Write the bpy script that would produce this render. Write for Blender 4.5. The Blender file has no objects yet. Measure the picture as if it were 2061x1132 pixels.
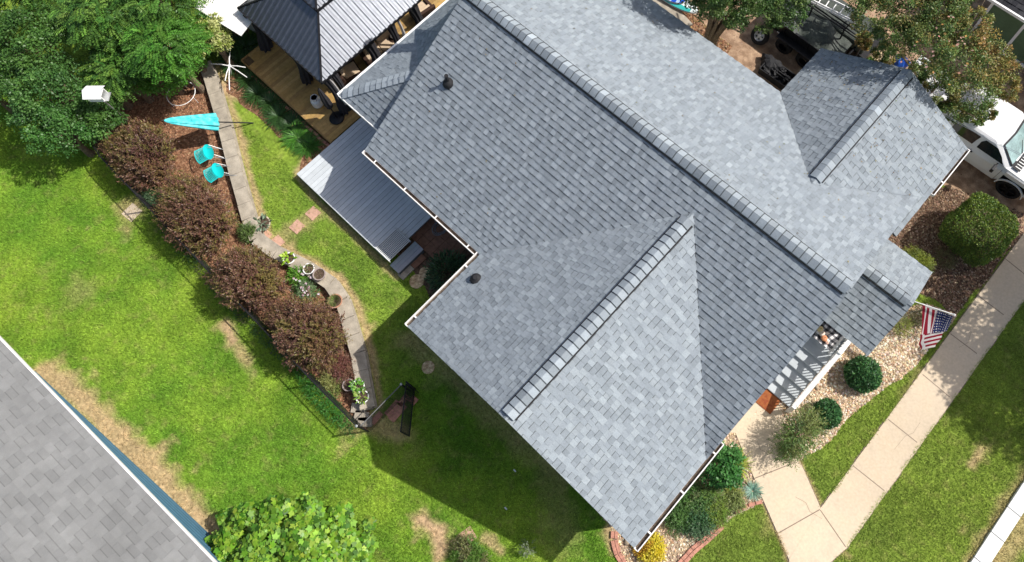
import bpy, math, random
import numpy as np
from mathutils import Matrix, Vector

random.seed(7)
rng = np.random.default_rng(7)
scene = bpy.context.scene
COL = scene.collection

# ---------------------------------------------------------------- camera
# drone camera, 26 m above the ground, looking steeply down
CF = 1616.1; CC = np.array([1171.24, 371.08]); CH = 26.0
CR = np.array([[0.7386888, 0.67377024, -0.01930078],
               [0.61222976, -0.68264734, -0.39895781],
               [-0.28198152, 0.28288915, -0.91676614]])
cam_d = bpy.data.cameras.new("camera")
cam = bpy.data.objects.new("camera", cam_d)
COL.objects.link(cam)
scene.camera = cam
m = Matrix.Identity(4)
for i in range(3):
    m[i][0] = CR[0][i]; m[i][1] = -CR[1][i]; m[i][2] = -CR[2][i]
m[2][3] = CH
cam.matrix_world = m
cam_d.sensor_width = 36.0
cam_d.lens = CF / 2061 * 36
cam_d.shift_x = -(CC[0] - 1030.5) / 2061
cam_d.shift_y = (CC[1] - 566) / 2061
cam_d.clip_end = 500

# ---------------------------------------------------------------- light
SUN_K = 0.825; SUN_A = -2.2597
sun_vec = Vector((math.cos(SUN_A) * SUN_K, math.sin(SUN_A) * SUN_K, -1)).normalized()   # travel direction
sd = bpy.data.lights.new("sun", 'SUN')
sd.energy = 5.0; sd.angle = math.radians(0.5); sd.color = (1.0, 0.965, 0.91)
sun = bpy.data.objects.new("sun", sd); COL.objects.link(sun)
sun.rotation_euler = sun_vec.to_track_quat('-Z', 'Y').to_euler()
world = bpy.data.worlds.new("World"); scene.world = world; world.use_nodes = True
nt = world.node_tree
bg = nt.nodes['Background']; bg.inputs[1].default_value = 0.13
sky = nt.nodes.new('ShaderNodeTexSky'); sky.sky_type = 'NISHITA'; sky.sun_disc = False; sky.dust_density = 3.0; sky.ozone_density = .4
sky.sun_elevation = math.atan(1 / SUN_K)
sky.sun_rotation = math.atan2(-sun_vec.x, -sun_vec.y)
nt.links.new(sky.outputs[0], bg.inputs[0])
scene.view_settings.view_transform = 'Standard'
scene.view_settings.look = 'None'
scene.view_settings.gamma = 1
scene.view_settings.exposure = 0.10
scene.render.resolution_x = 1024; scene.render.resolution_y = 562


def W(px, py, z=0.0):
    """point of the yard at height z seen at this place of the survey photo"""
    d = np.array([(px - CC[0]) / CF, (py - CC[1]) / CF, 1.0]) @ CR
    t = (z - CH) / d[2]
    return np.array([d[0] * t, d[1] * t, z])


def WP(pts, z=0.0):
    return [W(a, b, z) for a, b in pts]

# ---------------------------------------------------------------- noise helpers
_G = np.random.default_rng(3).random((256, 256))
def vnoise(x, y):
    xi = np.floor(x).astype(int); yi = np.floor(y).astype(int)
    fx = x - xi; fy = y - yi
    fx = fx * fx * (3 - 2 * fx); fy = fy * fy * (3 - 2 * fy)
    g = lambda a, b: _G[a % 256, b % 256]
    return (g(xi, yi) * (1 - fx) + g(xi + 1, yi) * fx) * (1 - fy) + (g(xi, yi + 1) * (1 - fx) + g(xi + 1, yi + 1) * fx) * fy
def fbm(x, y, o=4):
    s = 0; a = .5; t = 0
    for i in range(o):
        s = s + a * vnoise(x + 17.3 * i, y + 9.1 * i); t += a; a *= .5; x = x * 2.03; y = y * 2.03
    return s / t
def inpoly(x, y, poly):
    poly = np.asarray(poly, float)[:, :2]; n = len(poly); c = np.zeros(x.shape, bool)
    j = n - 1
    for i in range(n):
        xi, yi = poly[i]; xj, yj = poly[j]
        k = ((yi > y) != (yj > y)) & (x < (xj - xi) * (y - yi) / ((yj - yi) if yj != yi else 1e-9) + xi)
        c ^= k; j = i
    return c
def pdist(x, y, line):
    line = np.asarray(line, float)[:, :2]; d = np.full(x.shape, 1e9)
    if len(line) == 1: return np.hypot(x - line[0][0], y - line[0][1])
    for a, b in zip(line[:-1], line[1:]):
        ab = b - a; t = np.clip(((x - a[0]) * ab[0] + (y - a[1]) * ab[1]) / (ab @ ab), 0, 1)
        d = np.minimum(d, np.hypot(x - a[0] - t * ab[0], y - a[1] - t * ab[1]))
    return d

# ---------------------------------------------------------------- materials
def mat(name, col=(.5, .5, .5), rough=.8, metal=0., noise=0., nscale=8., bump=0., bscale=60., tint=False, transl=0., spec=.3, coat=0., col2=None, wave=None, emis=None, alpha=None, n2=0.):
    M = bpy.data.materials.new(name); M.use_nodes = True
    n = M.node_tree; P = n.nodes['Principled BSDF']; out = n.nodes['Material Output']
    L = n.links.new
    P.inputs['Roughness'].default_value = rough; P.inputs['Metallic'].default_value = metal
    P.inputs['Specular IOR Level'].default_value = spec
    if coat: P.inputs['Coat Weight'].default_value = coat
    tc = n.nodes.new('ShaderNodeTexCoord')
    if tint:
        a = n.nodes.new('ShaderNodeAttribute'); a.attribute_name = 'tint'; cur = a.outputs['Color']
    else:
        r = n.nodes.new('ShaderNodeRGB'); r.outputs[0].default_value = (*col, 1); cur = r.outputs[0]
    if noise > 0:
        for sc, amt in ((nscale, noise), (nscale * 9, noise * .6)) + (((nscale * .12, n2),) if n2 else ()):
            t = n.nodes.new('ShaderNodeTexNoise'); t.inputs['Scale'].default_value = sc; t.inputs['Detail'].default_value = 6
            L(tc.outputs['Object'], t.inputs['Vector'])
            mr = n.nodes.new('ShaderNodeMapRange'); mr.inputs[1].default_value = .3; mr.inputs[2].default_value = .7
            mr.inputs[3].default_value = 1 - amt; mr.inputs[4].default_value = 1 + amt
            L(t.outputs[0], mr.inputs[0])
            if col2 and sc == nscale:
                mx = n.nodes.new('ShaderNodeMix'); mx.data_type = 'RGBA'
                mr2 = n.nodes.new('ShaderNodeMapRange'); mr2.inputs[1].default_value = .42; mr2.inputs[2].default_value = .62
                L(t.outputs[0], mr2.inputs[0]); L(mr2.outputs[0], mx.inputs[0]); L(cur, mx.inputs[6]); mx.inputs[7].default_value = (*col2, 1)
                cur = mx.outputs[2]
            v = n.nodes.new('ShaderNodeVectorMath'); v.operation = 'SCALE'; L(cur, v.inputs[0]); L(mr.outputs[0], v.inputs['Scale']); cur = v.outputs[0]
    L(cur, P.inputs['Base Color'])
    if bump > 0:
        t = n.nodes.new('ShaderNodeTexNoise'); t.inputs['Scale'].default_value = bscale; t.inputs['Detail'].default_value = 5
        L(tc.outputs['Object'], t.inputs['Vector'])
        b = n.nodes.new('ShaderNodeBump'); b.inputs['Strength'].default_value = bump; b.inputs['Distance'].default_value = .03
        L(t.outputs[0], b.inputs['Height']); L(b.outputs[0], P.inputs['Normal'])
    if transl:
        T = n.nodes.new('ShaderNodeBsdfTranslucent'); L(cur, T.inputs[0])
        mx = n.nodes.new('ShaderNodeMixShader'); mx.inputs[0].default_value = transl
        L(P.outputs[0], mx.inputs[1]); L(T.outputs[0], mx.inputs[2]); L(mx.outputs[0], out.inputs[0])
    return M

M = {}
M['shingle'] = mat('shingle', tint=True, rough=.95, noise=.09, nscale=30, bump=.5, bscale=220, spec=.1, n2=.06)
M['oldshingle'] = mat('old_shingle', tint=True, rough=.95, noise=.07, nscale=4, bump=.4, bscale=200, spec=.1, n2=.10)
M['leaf'] = mat('leaf', tint=True, rough=.45, transl=.22, spec=.35)
M['petal'] = mat('petal', tint=True, rough=.7, transl=.3, spec=.2)
M['grass'] = mat('grass_blade', tint=True, rough=.7, transl=.25, spec=.15)
M['lawn'] = mat('lawn', tint=True, rough=.95, noise=.36, nscale=9, bump=.9, bscale=45, spec=.05)
M['stone'] = mat('stone', tint=True, rough=.85, spec=.2)
M['bark'] = mat('bark', (.20, .145, .095), .9, noise=.4, nscale=12, bump=.8, bscale=30)
M['mulch'] = mat('mulch', (.20, .095, .05), .95, noise=.45, nscale=9, bump=.9, bscale=50, col2=(.27, .15, .085))
M['darkmulch'] = mat('dark_mulch', (.10, .062, .04), .95, noise=.45, nscale=9, bump=.9, bscale=50, col2=(.16, .10, .06))
M['gravelbase'] = mat('gravel_base', (.36, .27, .18), .95, noise=.35, nscale=14, bump=.8, bscale=50)
M['concrete'] = mat('concrete', (.60, .49, .36), .9, noise=.12, nscale=1.6, bump=.3, bscale=90, n2=.12, col2=(.545, .44, .315))
M['joint'] = mat('joint', (.22, .17, .13), .95)
M['cap'] = mat('cap_stone', (.36, .315, .25), .9, noise=.22, nscale=4, bump=.5, bscale=60, n2=.12)
M['curb'] = mat('curb_concrete', (.72, .72, .70), .9, noise=.08, nscale=4, bump=.3)
M['drive'] = mat('driveway_surface', (.30, .19, .12), .95, noise=.30, nscale=3, bump=.6, bscale=50, col2=(.38, .26, .17))
M['brick'] = mat('red_brick', (.44, .21, .15), .9, noise=.3, nscale=12, bump=.5)
M['pinkpaver'] = mat('pink_paver', (.50, .30, .22), .9, noise=.14, nscale=9, bump=.3)
M['brownpaver'] = mat('brown_paver', (.23, .12, .075), .9, noise=.2, nscale=9, bump=.3)
M['white'] = mat('white_paint', (.82, .81, .79), .5, noise=.05, nscale=6)
M['gutter'] = mat('white_gutter', (.80, .77, .74), .45, noise=.10, nscale=5)
M['gutterin'] = mat('gutter_bed', (.10, .075, .055), .95, noise=.5, nscale=14)
M['siding'] = mat('siding', (.62, .62, .60), .7, noise=.05)
M['bluewall'] = mat('blue_wall', (.07, .17, .25), .8, noise=.10, nscale=5)
M['greenwall'] = mat('green_wall', (.10, .16, .085), .6, noise=.15, nscale=2)
M['black'] = mat('black_metal', (.018, .018, .02), .5, metal=.3, noise=.2)
M['blackplastic'] = mat('black_plastic', (.02, .02, .022), .7, noise=.3, bump=.4, bscale=20)
M['rib'] = mat('steel_roof', (.165, .175, .195), .47, metal=.92, noise=.10, nscale=6, spec=.5)
M['wood'] = mat('tan_deck_board', tint=True, rough=.75, noise=.15, nscale=9, bump=.3, bscale=40)
M['greydeck'] = mat('grey_deck_paint', tint=True, rough=.6, noise=.05, nscale=5, bump=.1)
M['porch'] = mat('porch_paint', (.42, .45, .47), .6, noise=.06, nscale=5)
M['curtain'] = mat('curtain_cloth', (.03, .028, .032), .85, noise=.3, nscale=10)
M['curtainw'] = mat('pale_netting', (.35, .33, .32), .85, noise=.2)
M['teal'] = mat('turquoise_canvas', (.05, .50, .54), .8, noise=.20, nscale=5, col2=(.14, .58, .60), bump=.4, bscale=12)
M['tealm'] = mat('turquoise_metal', (.01, .55, .55), .4, noise=.04)
M['galv'] = mat('galvanised_steel', (.45, .46, .46), .4, metal=.6, noise=.12)
M['tank'] = mat('tank_paint', (.62, .63, .62), .4, noise=.14, nscale=10)
M['terra'] = mat('terracotta', (.42, .22, .14), .85, noise=.14)
M['beige'] = mat('beige_ceramic', (.50, .42, .31), .8, noise=.12)
M['greypot'] = mat('grey_pot', (.33, .27, .25), .8, noise=.14)
M['soil'] = mat('potting_soil', (.09, .06, .04), .95, noise=.4, nscale=20, bump=.8)
M['paint'] = mat('car_paint', (.72, .72, .72), .25, coat=.6, spec=.5)
M['glass'] = mat('dark_glass', (.012, .02, .022), .06, spec=.8)
M['wsglass'] = mat('windscreen_glass', (.25, .36, .36), .08, spec=.8, noise=.35, nscale=2)
M['tyre'] = mat('tyre_rubber', (.012, .012, .013), .85, bump=.3)
M['rim'] = mat('rim_steel', (.55, .55, .55), .4, metal=.5)
M['tarp'] = mat('mesh_tarp', (.055, .065, .055), .6, noise=.5, nscale=5, bump=.6, bscale=8)
M['trailer'] = mat('trailer_paint', (.012, .012, .014), .4, noise=.4)
M['rust'] = mat('rust_mat', (.36, .12, .04), .95, noise=.35, nscale=10, bump=.5, col2=(.20, .05, .02))
M['plaid'] = mat('plaid_cloth', tint=True, rough=.9)
M['flag'] = mat('flag_cloth', tint=True, rough=.8, transl=.25)
M['cushion'] = mat('cream_cushion', (.50, .38, .26), .9, noise=.1)
M['wicker'] = mat('brown_wicker', (.045, .022, .014), .8, noise=.5, nscale=40, bump=.6)
M['board'] = mat('board_vinyl', tint=True, rough=.35)
M['greyrail'] = mat('grey_rail', (.13, .13, .13), .7)
M['hose'] = mat('hose_rubber', (.20, .21, .22), .5)
M['redw'] = mat('reflector_tape', tint=True, rough=.4)
M['palewood'] = mat('pale_wood', (.50, .38, .24), .85, noise=.15)
M['bluetarp'] = mat('blue_tarp', (.02, .10, .48), .5, noise=.2, bump=.4, bscale=10)
M['stump'] = mat('cut_log', (.50, .32, .17), .9, noise=.3, nscale=14, col2=(.62, .47, .28))
M['bldg'] = mat('plaster_wall', (.50, .48, .44), .9, noise=.08)
M['corrugated'] = mat('white_sheet_metal', (.78, .77, .75), .45, noise=.08, nscale=3)

# ---------------------------------------------------------------- object helpers
def tagobj(o, label=None, cat=None, group=None, kind=None):
    if label: o['label'] = label
    if cat: o['category'] = cat
    if group: o['group'] = group
    if kind: o['kind'] = kind
    return o

def thing(name, label, cat, loc=(0, 0, 0), rz=0., group=None):
    o = bpy.data.objects.new(name, None); COL.objects.link(o)
    o.empty_display_size = .2
    o.location = loc; o.rotation_euler = (0, 0, rz)
    return tagobj(o, label, cat, group)

def origin_of(o):
    p = Vector((0, 0, 0)); 
    while o is not None:
        p += o.location; o = o.parent
    return np.array(p)

class MB:
    """gathers faces; build() links ONE mesh object"""
    def __init__(s): s.v = []; s.f = []; s.c = []; s.n = 0; s.mi = []
    def add(s, V, Fs, col=None, mi=0):
        V = np.asarray(V, float).reshape(-1, 3); s.v.append(V)
        for f in Fs: s.f.append([i + s.n for i in f]); s.c.append(col); s.mi.append(mi)
        s.n += len(V); return s
    def box(s, c, d, rz=0., col=None, mi=0, rx=0., ry=0.):
        x, y, z = np.array(d) / 2.
        V = np.array([(-x, -y, -z), (x, -y, -z), (x, y, -z), (-x, y, -z), (-x, -y, z), (x, -y, z), (x, y, z), (-x, y, z)])
        R = np.array(Matrix.Rotation(rz, 3, 'Z') @ Matrix.Rotation(ry, 3, 'Y') @ Matrix.Rotation(rx, 3, 'X'))
        return s.add(V @ R.T + np.array(c), [(0, 3, 2, 1), (4, 5, 6, 7), (0, 1, 5, 4), (1, 2, 6, 5), (2, 3, 7, 6), (3, 0, 4, 7)], col, mi)
    def prism(s, poly, z0, z1, col=None, mi=0):
        poly = np.asarray(poly, float)[:, :2]; n = len(poly)
        a = sum(poly[i][0] * poly[(i + 1) % n][1] - poly[(i + 1) % n][0] * poly[i][1] for i in range(n))
        if a < 0: poly = poly[::-1]
        V = [(x, y, z0) for x, y in poly] + [(x, y, z1) for x, y in poly]
        F = [tuple(range(n - 1, -1, -1)), tuple(range(n, 2 * n))] + [(i, (i + 1) % n, n + (i + 1) % n, n + i) for i in range(n)]
        return s.add(V, F, col, mi)
    def beam(s, a, b, w, h, col=None, mi=0, up=(0, 0, 1)):
        a = np.array(a, float); b = np.array(b, float); d = b - a; L = np.linalg.norm(d); d /= L
        u = np.array(up, float); r = np.cross(d, u)
        if np.linalg.norm(r) < 1e-4: r = np.cross(d, (1, 0, 0))
        r /= np.linalg.norm(r); u = np.cross(r, d)
        V = [p + r * sx * w / 2 + u * sz * h / 2 for p in (a, b) for sx, sz in ((-1, -1), (1, -1), (1, 1), (-1, 1))]
        return s.add(V, [(3, 2, 1, 0), (4, 5, 6, 7), (0, 1, 5, 4), (1, 2, 6, 5), (2, 3, 7, 6), (3, 0, 4, 7)], col, mi)
    def tube(s, pts, rad, k=8, col=None, mi=0, caps=True):
        pts = np.array(pts, float); n = len(pts)
        rad = np.full(n, rad) if np.isscalar(rad) else np.array(rad)
        V = []; ref = None
        for i in range(n):
            d = pts[min(i + 1, n - 1)] - pts[max(i - 1, 0)]; d /= (np.linalg.norm(d) + 1e-12)
            if ref is None:
                ref = np.cross(d, (0, 0, 1)); 
                if np.linalg.norm(ref) < 1e-3: ref = np.cross(d, (1, 0, 0))
            r = ref - d * (ref @ d); r /= np.linalg.norm(r); ref = r; b = np.cross(d, r)
            for j in range(k):
                t = 2 * math.pi * j / k; V.append(pts[i] + (r * math.cos(t) + b * math.sin(t)) * rad[i])
        F = [(i * k + j, i * k + (j + 1) % k, (i + 1) * k + (j + 1) % k, (i + 1) * k + j) for i in range(n - 1) for j in range(k)]
        if caps: F += [tuple(range(k - 1, -1, -1)), tuple((n - 1) * k + j for j in range(k))]
        return s.add(V, F, col, mi)
    def lathe(s, prof, c=(0, 0, 0), k=24, col=None, mi=0):
        V = []; n = len(prof)
        for r, z in prof:
            for j in range(k):
                t = 2 * math.pi * j / k; V.append((c[0] + r * math.cos(t), c[1] + r * math.sin(t), c[2] + z))
        F = [(i * k + j, i * k + (j + 1) % k, (i + 1) * k + (j + 1) % k, (i + 1) * k + j) for i in range(n - 1) for j in range(k)]
        F += [tuple(range(k - 1, -1, -1)), tuple((n - 1) * k + j for j in range(k))]
        return s.add(V, F, col, mi)
    def grid(s, P, col=None, mi=0):
        """P: (n,m,3) sheet"""
        P = np.asarray(P, float); n, k = P.shape[:2]
        F = [(i * k + j, (i + 1) * k + j, (i + 1) * k + j + 1, i * k + j + 1) for i in range(n - 1) for j in range(k - 1)]
        if callable(col):
            s.add(P.reshape(-1, 3), [])
            s.n -= n * k
            for i in range(n - 1):
                for j in range(k - 1):
                    s.f.append([q + s.n for q in (i * k + j, (i + 1) * k + j, (i + 1) * k + j + 1, i * k + j + 1)]); s.c.append(col(i / (n - 1), j / (k - 1))); s.mi.append(mi)
            s.n += n * k; return s
        return s.add(P.reshape(-1, 3), F, col, mi)
    def build(s, name, mats, parent=None, local=False, smooth=False, loc=None, bevel=0.):
        V = np.concatenate(s.v) if s.v else np.zeros((0, 3))
        o_loc = np.array(loc, float) if loc is not None else np.zeros(3)
        if not local:
            off = o_loc + (origin_of(parent) if parent else 0)
            V = V - off
        me = bpy.data.meshes.new(name)
        me.from_pydata(V.tolist(), [], s.f)
        for mm in (mats if isinstance(mats, (list, tuple)) else [mats]): me.materials.append(mm)
        if any(s.mi): me.polygons.foreach_set('material_index', s.mi)
        if any(c is not None for c in s.c):
            a = me.attributes.new('tint', 'FLOAT_COLOR', 'FACE')
            arr = np.array([(*(c if c is not None else (.5, .5, .5)), 1) for c in s.c], 'f').ravel()
            a.data.foreach_set('color', arr)
        if smooth: me.polygons.foreach_set('use_smooth', [True] * len(me.polygons))
        me.update()
        o = bpy.data.objects.new(name, me); COL.objects.link(o)
        if parent: o.parent = parent
        o.location = o_loc
        if bevel:
            b = o.modifiers.new('b', 'BEVEL'); b.width = bevel; b.segments = 2; b.limit_method = 'ANGLE'
        return o

def bulk(name, V, k, tint, material, parent=None, loc=(0, 0, 0)):
    """V (N*k,3) faces of k corners each, tint (N,3)"""
    N = len(tint); me = bpy.data.meshes.new(name)
    off = np.array(loc, float) + (origin_of(parent) if parent else 0)
    V = (np.asarray(V, float).reshape(-1, 3) - off)
    me.vertices.add(len(V)); me.vertices.foreach_set('co', V.astype('f').ravel())
    me.loops.add(N * k); me.loops.foreach_set('vertex_index', np.arange(N * k, dtype='i'))
    me.polygons.add(N); me.polygons.foreach_set('loop_start', np.arange(0, N * k, k, dtype='i'))
    me.materials.append(material)
    a = me.attributes.new('tint', 'FLOAT_COLOR', 'FACE')
    a.data.foreach_set('color', np.concatenate([tint, np.ones((N, 1))], 1).astype('f').ravel())
    me.update(calc_edges=True); me.validate()
    o = bpy.data.objects.new(name, me); COL.objects.link(o)
    if parent: o.parent = parent
    o.location = loc
    return o

def norm(a): return a / (np.linalg.norm(a, axis=-1, keepdims=True) + 1e-9)

def leafquads(P, A, N, L, Wd):
    """kite leaves: base P, axis A, normal N"""
    B = norm(np.cross(N, A)); L = np.asarray(L).reshape(-1, 1) * np.ones((len(P), 1)); Wd = np.asarray(Wd).reshape(-1, 1) * np.ones((len(P), 1))
    N2 = norm(np.cross(A, B))
    v = np.stack([P, P + A * L * .45 + B * Wd / 2 + N2 * Wd * .12, P + A * L, P + A * L * .45 - B * Wd / 2 + N2 * Wd * .12], 1)
    return v

def pick(pal, n, jit=.18, r=rng):
    pal = np.array(pal, float); c = pal[r.integers(0, len(pal), n)]
    return np.clip(c * (1 + r.normal(0, jit, (n, 1))) * (1 + r.normal(0, jit * .3, (n, 3))), .004, .95)

def clump_points(center, rad, nsub, subr, r=rng, low=-.35):
    """centres of sub clumps on an uneven ellipsoid"""
    d = norm(r.normal(size=(nsub * 3, 3))); d = d[d[:, 2] > low][:nsub]
    k = (.62 + .42 * r.random((len(d), 1)))
    return np.array(center) + d * k * np.array(rad), d

def foliage(center, rad, nsub, subr, nleaf, L, Wd, pal, r=rng, low=-.35, flat=.5, sub_jit=.22, edge=1.0):
    cs, ds = clump_points(center, rad, nsub, subr, r, low)
    Ps = []; As = []; Ns = []; T = []
    pal = np.array(pal, float)
    for c, d in zip(cs, ds):
        n = int(nleaf * (.6 + .8 * r.random()))
        u = norm(r.normal(size=(n, 3)) + d * .5 + np.array([0, 0, .35]))
        rr = subr * (.55 + .6 * r.random()) * (r.random((n, 1)) ** .45)
        p = c + u * rr * np.array([1, 1, .8])
        nn = norm(u * .5 + np.array([0, 0, flat]) + r.normal(size=(n, 3)) * .45)
        a = norm(np.cross(nn, r.normal(size=(n, 3))) + u * .5)
        base = pal[r.integers(0, len(pal))] * (1 + r.normal(0, sub_jit))
        t = base * .6 + pick(pal, n, .15, r) * .4
        Ps.append(p); As.append(a); Ns.append(nn); T.append(t)
    P = np.concatenate(Ps); A = np.concatenate(As); N = np.concatenate(Ns); T = np.clip(np.concatenate(T), .004, .9)
    k = .7 + .6 * r.random(len(P))
    return leafquads(P, A, N, L * k, Wd * k), T

def sprigs(center, rad, nspr, length, nleaf, L, Wd, pal, r=rng, low=-.1, upb=.5, inner=.45, jit=.25):
    """leafy twigs radiating from the body of a shrub"""
    d = norm(r.normal(size=(nspr * 3, 3))); d = d[d[:, 2] > low][:nspr]; n = len(d)
    lump = .60 + .78 * fbm(d[:, 0] * 2.6 + center[0], d[:, 1] * 2.6 + d[:, 2] * 2 + center[1], 3)
    base = np.array(center) + d * np.array(rad) * (inner + (1 - inner) * r.random((n, 1))) * lump[:, None]
    ax = norm(d + np.array([0, 0, upb]) + r.normal(size=(n, 3)) * .35)
    pal = np.array(pal, float)
    cl = pal[(fbm(base[:, 0] * 1.7 + 5, base[:, 1] * 1.7, 2) * len(pal) * 1.6).astype(int) % len(pal)]
    V = []; T = []
    for k in range(nleaf):
        t = (k + .5) / nleaf
        p = base + ax * length * t
        s = norm(np.cross(ax, r.normal(size=(n, 3))))
        a = norm(ax * .7 + s)
        nn = norm(np.cross(a, np.cross(ax, a)) + r.normal(size=(n, 3)) * .3 + np.array([0, 0, .4]))
        V.append(leafquads(p, a, nn, L * (.7 + .6 * r.random(n)), Wd)); T.append(np.clip(cl * .6 + pick(pal, n, jit, r) * .4, .004, .9) * (1 + r.normal(0, .15, (n, 1))))
    return np.concatenate(V), np.clip(np.concatenate(T), .004, .9)

def fronds(center, rad, nf, length, npair, L, Wd, pal, r=rng, low=-.2):
    """compound leaves: arching stalk with paired leaflets"""
    d = norm(r.normal(size=(nf * 3, 3))); d = d[d[:, 2] > low][:nf]; n = len(d)
    lump = .7 + .6 * fbm(d[:, 0] * 2 + center[0], d[:, 1] * 2 + d[:, 2] + center[1], 3)
    base = np.array(center) + d * np.array(rad) * (.55 + .45 * r.random((n, 1))) * lump[:, None]
    hd = d.copy(); hd[:, 2] *= .25
    ax = norm(hd + r.normal(size=(n, 3)) * np.array([.5, .5, .12]) + np.array([0, 0, .1]))
    side = norm(np.cross(ax, np.array([0, 0, 1.])))
    pal = np.array(pal, float); cl = pick(pal, n, .2, r)
    V = []; T = []
    ln = length * (.7 + .6 * r.random((n, 1)))
    for k in range(npair):
        t = (k + .7) / npair
        p = base + ax * ln * t + np.array([0, 0, -1]) * ln * .35 * t * t
        for sg in (-1, 1):
            a = norm(side * sg + ax * .35 + np.array([0, 0, -.25]) + r.normal(size=(n, 3)) * .08)
            nn = norm(np.array([0, 0, 1.]) + r.normal(size=(n, 3)) * .25)
            V.append(leafquads(p, a, nn, L * (1 - .35 * abs(t - .45)) * (.85 + .3 * r.random(n)), Wd)); T.append(cl * (1 + r.normal(0, .12, (n, 1))))
    return np.concatenate(V), np.clip(np.concatenate(T), .004, .9)

def plant(name, label, cat, base, V, T, group=None, stems=None, part='foliage', material=None, stemname='stem'):
    t = thing(name, label, cat, base, 0, group)
    bulk(part, V, 4, T, material or M['leaf'], t)
    if stems: stems.build(stemname, M['bark'], t)
    return t

def stems_mb(base, top, n, spread, r0, r=rng):
    mb = MB(); base = np.array(base, float)
    for i in range(n):
        a = 2 * math.pi * (i + r.random()) / n; e = np.array([math.cos(a) * spread, math.sin(a) * spread, 0]) * (.5 + .6 * r.random())
        p = [base + e * .08, base + e * .4 + (0, 0, top * .45), base + e * .95 + (0, 0, top * .95)]
        mb.tube(p, [r0, r0 * .75, r0 * .3], 6)
    return mb

def trunk_mb(base, top, r0, crown_r, nl=7, lean=(0, 0), r=rng):
    mb = MB(); base = np.array(base, float); fork = base + np.array([lean[0], lean[1], top * .42])
    mb.tube([base, base * .6 + fork * .4 + (0.03, -.02, 0), fork], [r0 * 1.3, r0 * .95, r0 * .8], 10)
    for i in range(nl):
        a = 2 * math.pi * (i + r.random() * .6) / nl
        e = np.array([math.cos(a), math.sin(a), 0]) * crown_r * (.5 + .4 * r.random())
        q = fork + e * .45 + (0, 0, top * .28); w = fork + e + (0, 0, top * (.4 + .2 * r.random()))
        mb.tube([fork - (0, 0, .1), q, w], [r0 * .55, r0 * .35, r0 * .1], 7)
        w2 = q + np.array([e[1], -e[0], 0]) * .4 + (0, 0, top * .2); mb.tube([q, w2], [r0 * .28, r0 * .08], 5)
    return mb
#SPLIT1

# ================================================================ GROUND
WALL = [(-21.9, 2.1), (-21.2, 1.85), (-19.24, .98), (-17.31, .04), (-15.62, -.72), (-14.85, -1.0), (-13.95, -.86), (-12.69, -.49), (-11.73, -.33), (-11.0, -.45), (-10.4, -.72), (-9.29, -1.25), (-7.75, -2.2)]
FENCE_Y = -2.72
BED = [(-24.5, 2.6)] + WALL + [(-7.3, FENCE_Y), (-22.5, FENCE_Y), (-25, -1)]
MULCH_F = [W(*p) for p in ((1700, 560), (1880, 372), (1975, 396), (2061, 430), (2090, 445), (1992, 552), (1920, 640), (1880, 600), (1830, 590), (1790, 650))]
GRAVEL_F = [W(*p) for p in ((1500, 850), (1690, 640), (1790, 625), (1840, 612), (1885, 618), (1925, 634), (1915, 647), (1850, 735), (1795, 775), (1720, 830), (1660, 895), (1610, 930), (1585, 880), (1560, 835))]
BED2 = [W(*p) for p in ((1195, 1020), (1300, 900), (1440, 830), (1478, 872), (1520, 950), (1541, 1010), (1485, 1033), (1425, 1085), (1375, 1140), (1340, 1180), (1280, 1180), (1240, 1120), (1228, 1062))]
WALK1 = [(4.42, 4.98), (4.42, 27), (5.63, 27), (5.63, 4.6), (5.35, 3.95), (4.7, 3.0), (4.55, 3.25)]
WALK2 = [W(*p) for p in ((1430, 870), (1480, 872), (1537, 1010), (1590, 1132), (1615, 1190), (1662, 1140), (1704, 1103), (1651, 1023), (1606, 921), (1590, 880), (1570, 820), (1500, 780))]
HOUSE = [(-7.7, .7), (.8, .7), (.8, 13.5), (-12.8, 13.5), (-12.8, 3.7), (-7.7, 3.7)]
DRIVE = [(-15.0, 15.15), (-4.6, 14.95), (-4.6, 16.2), (1.0, 16.35), (2.2, 16.55), (4.35, 16.4), (5.8, 16.9), (6.5, 30), (-15, 30)]
MULCH_T = [(-15, 13.5), (-9.6, 13.5), (-7.3, 15.0), (-7.6, 16.0), (-10.5, 16.3), (-15, 16.0)]
MULCH_S = [(-21.3, 2.55), (-20.5, 1.95), (-16.3, 1.95 + .15), (-15.66, 1.5), (-15.6, 3.2), (-20.9, 3.4), (-22.6, 4.6), (-22.6, 3.2)]
MULCH_H = [(-11.0, 1.9), (-10.0, 1.9), (-9.1, 1.6), (-8.3, .75), (-7.5, .9), (-7.5, 4), (-11, 4)]
NEIGH = [(-30, -9.3), (-16.3, -8.72), (-5.3, -7.75), (-5.3, -20), (-30, -20)]

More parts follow.
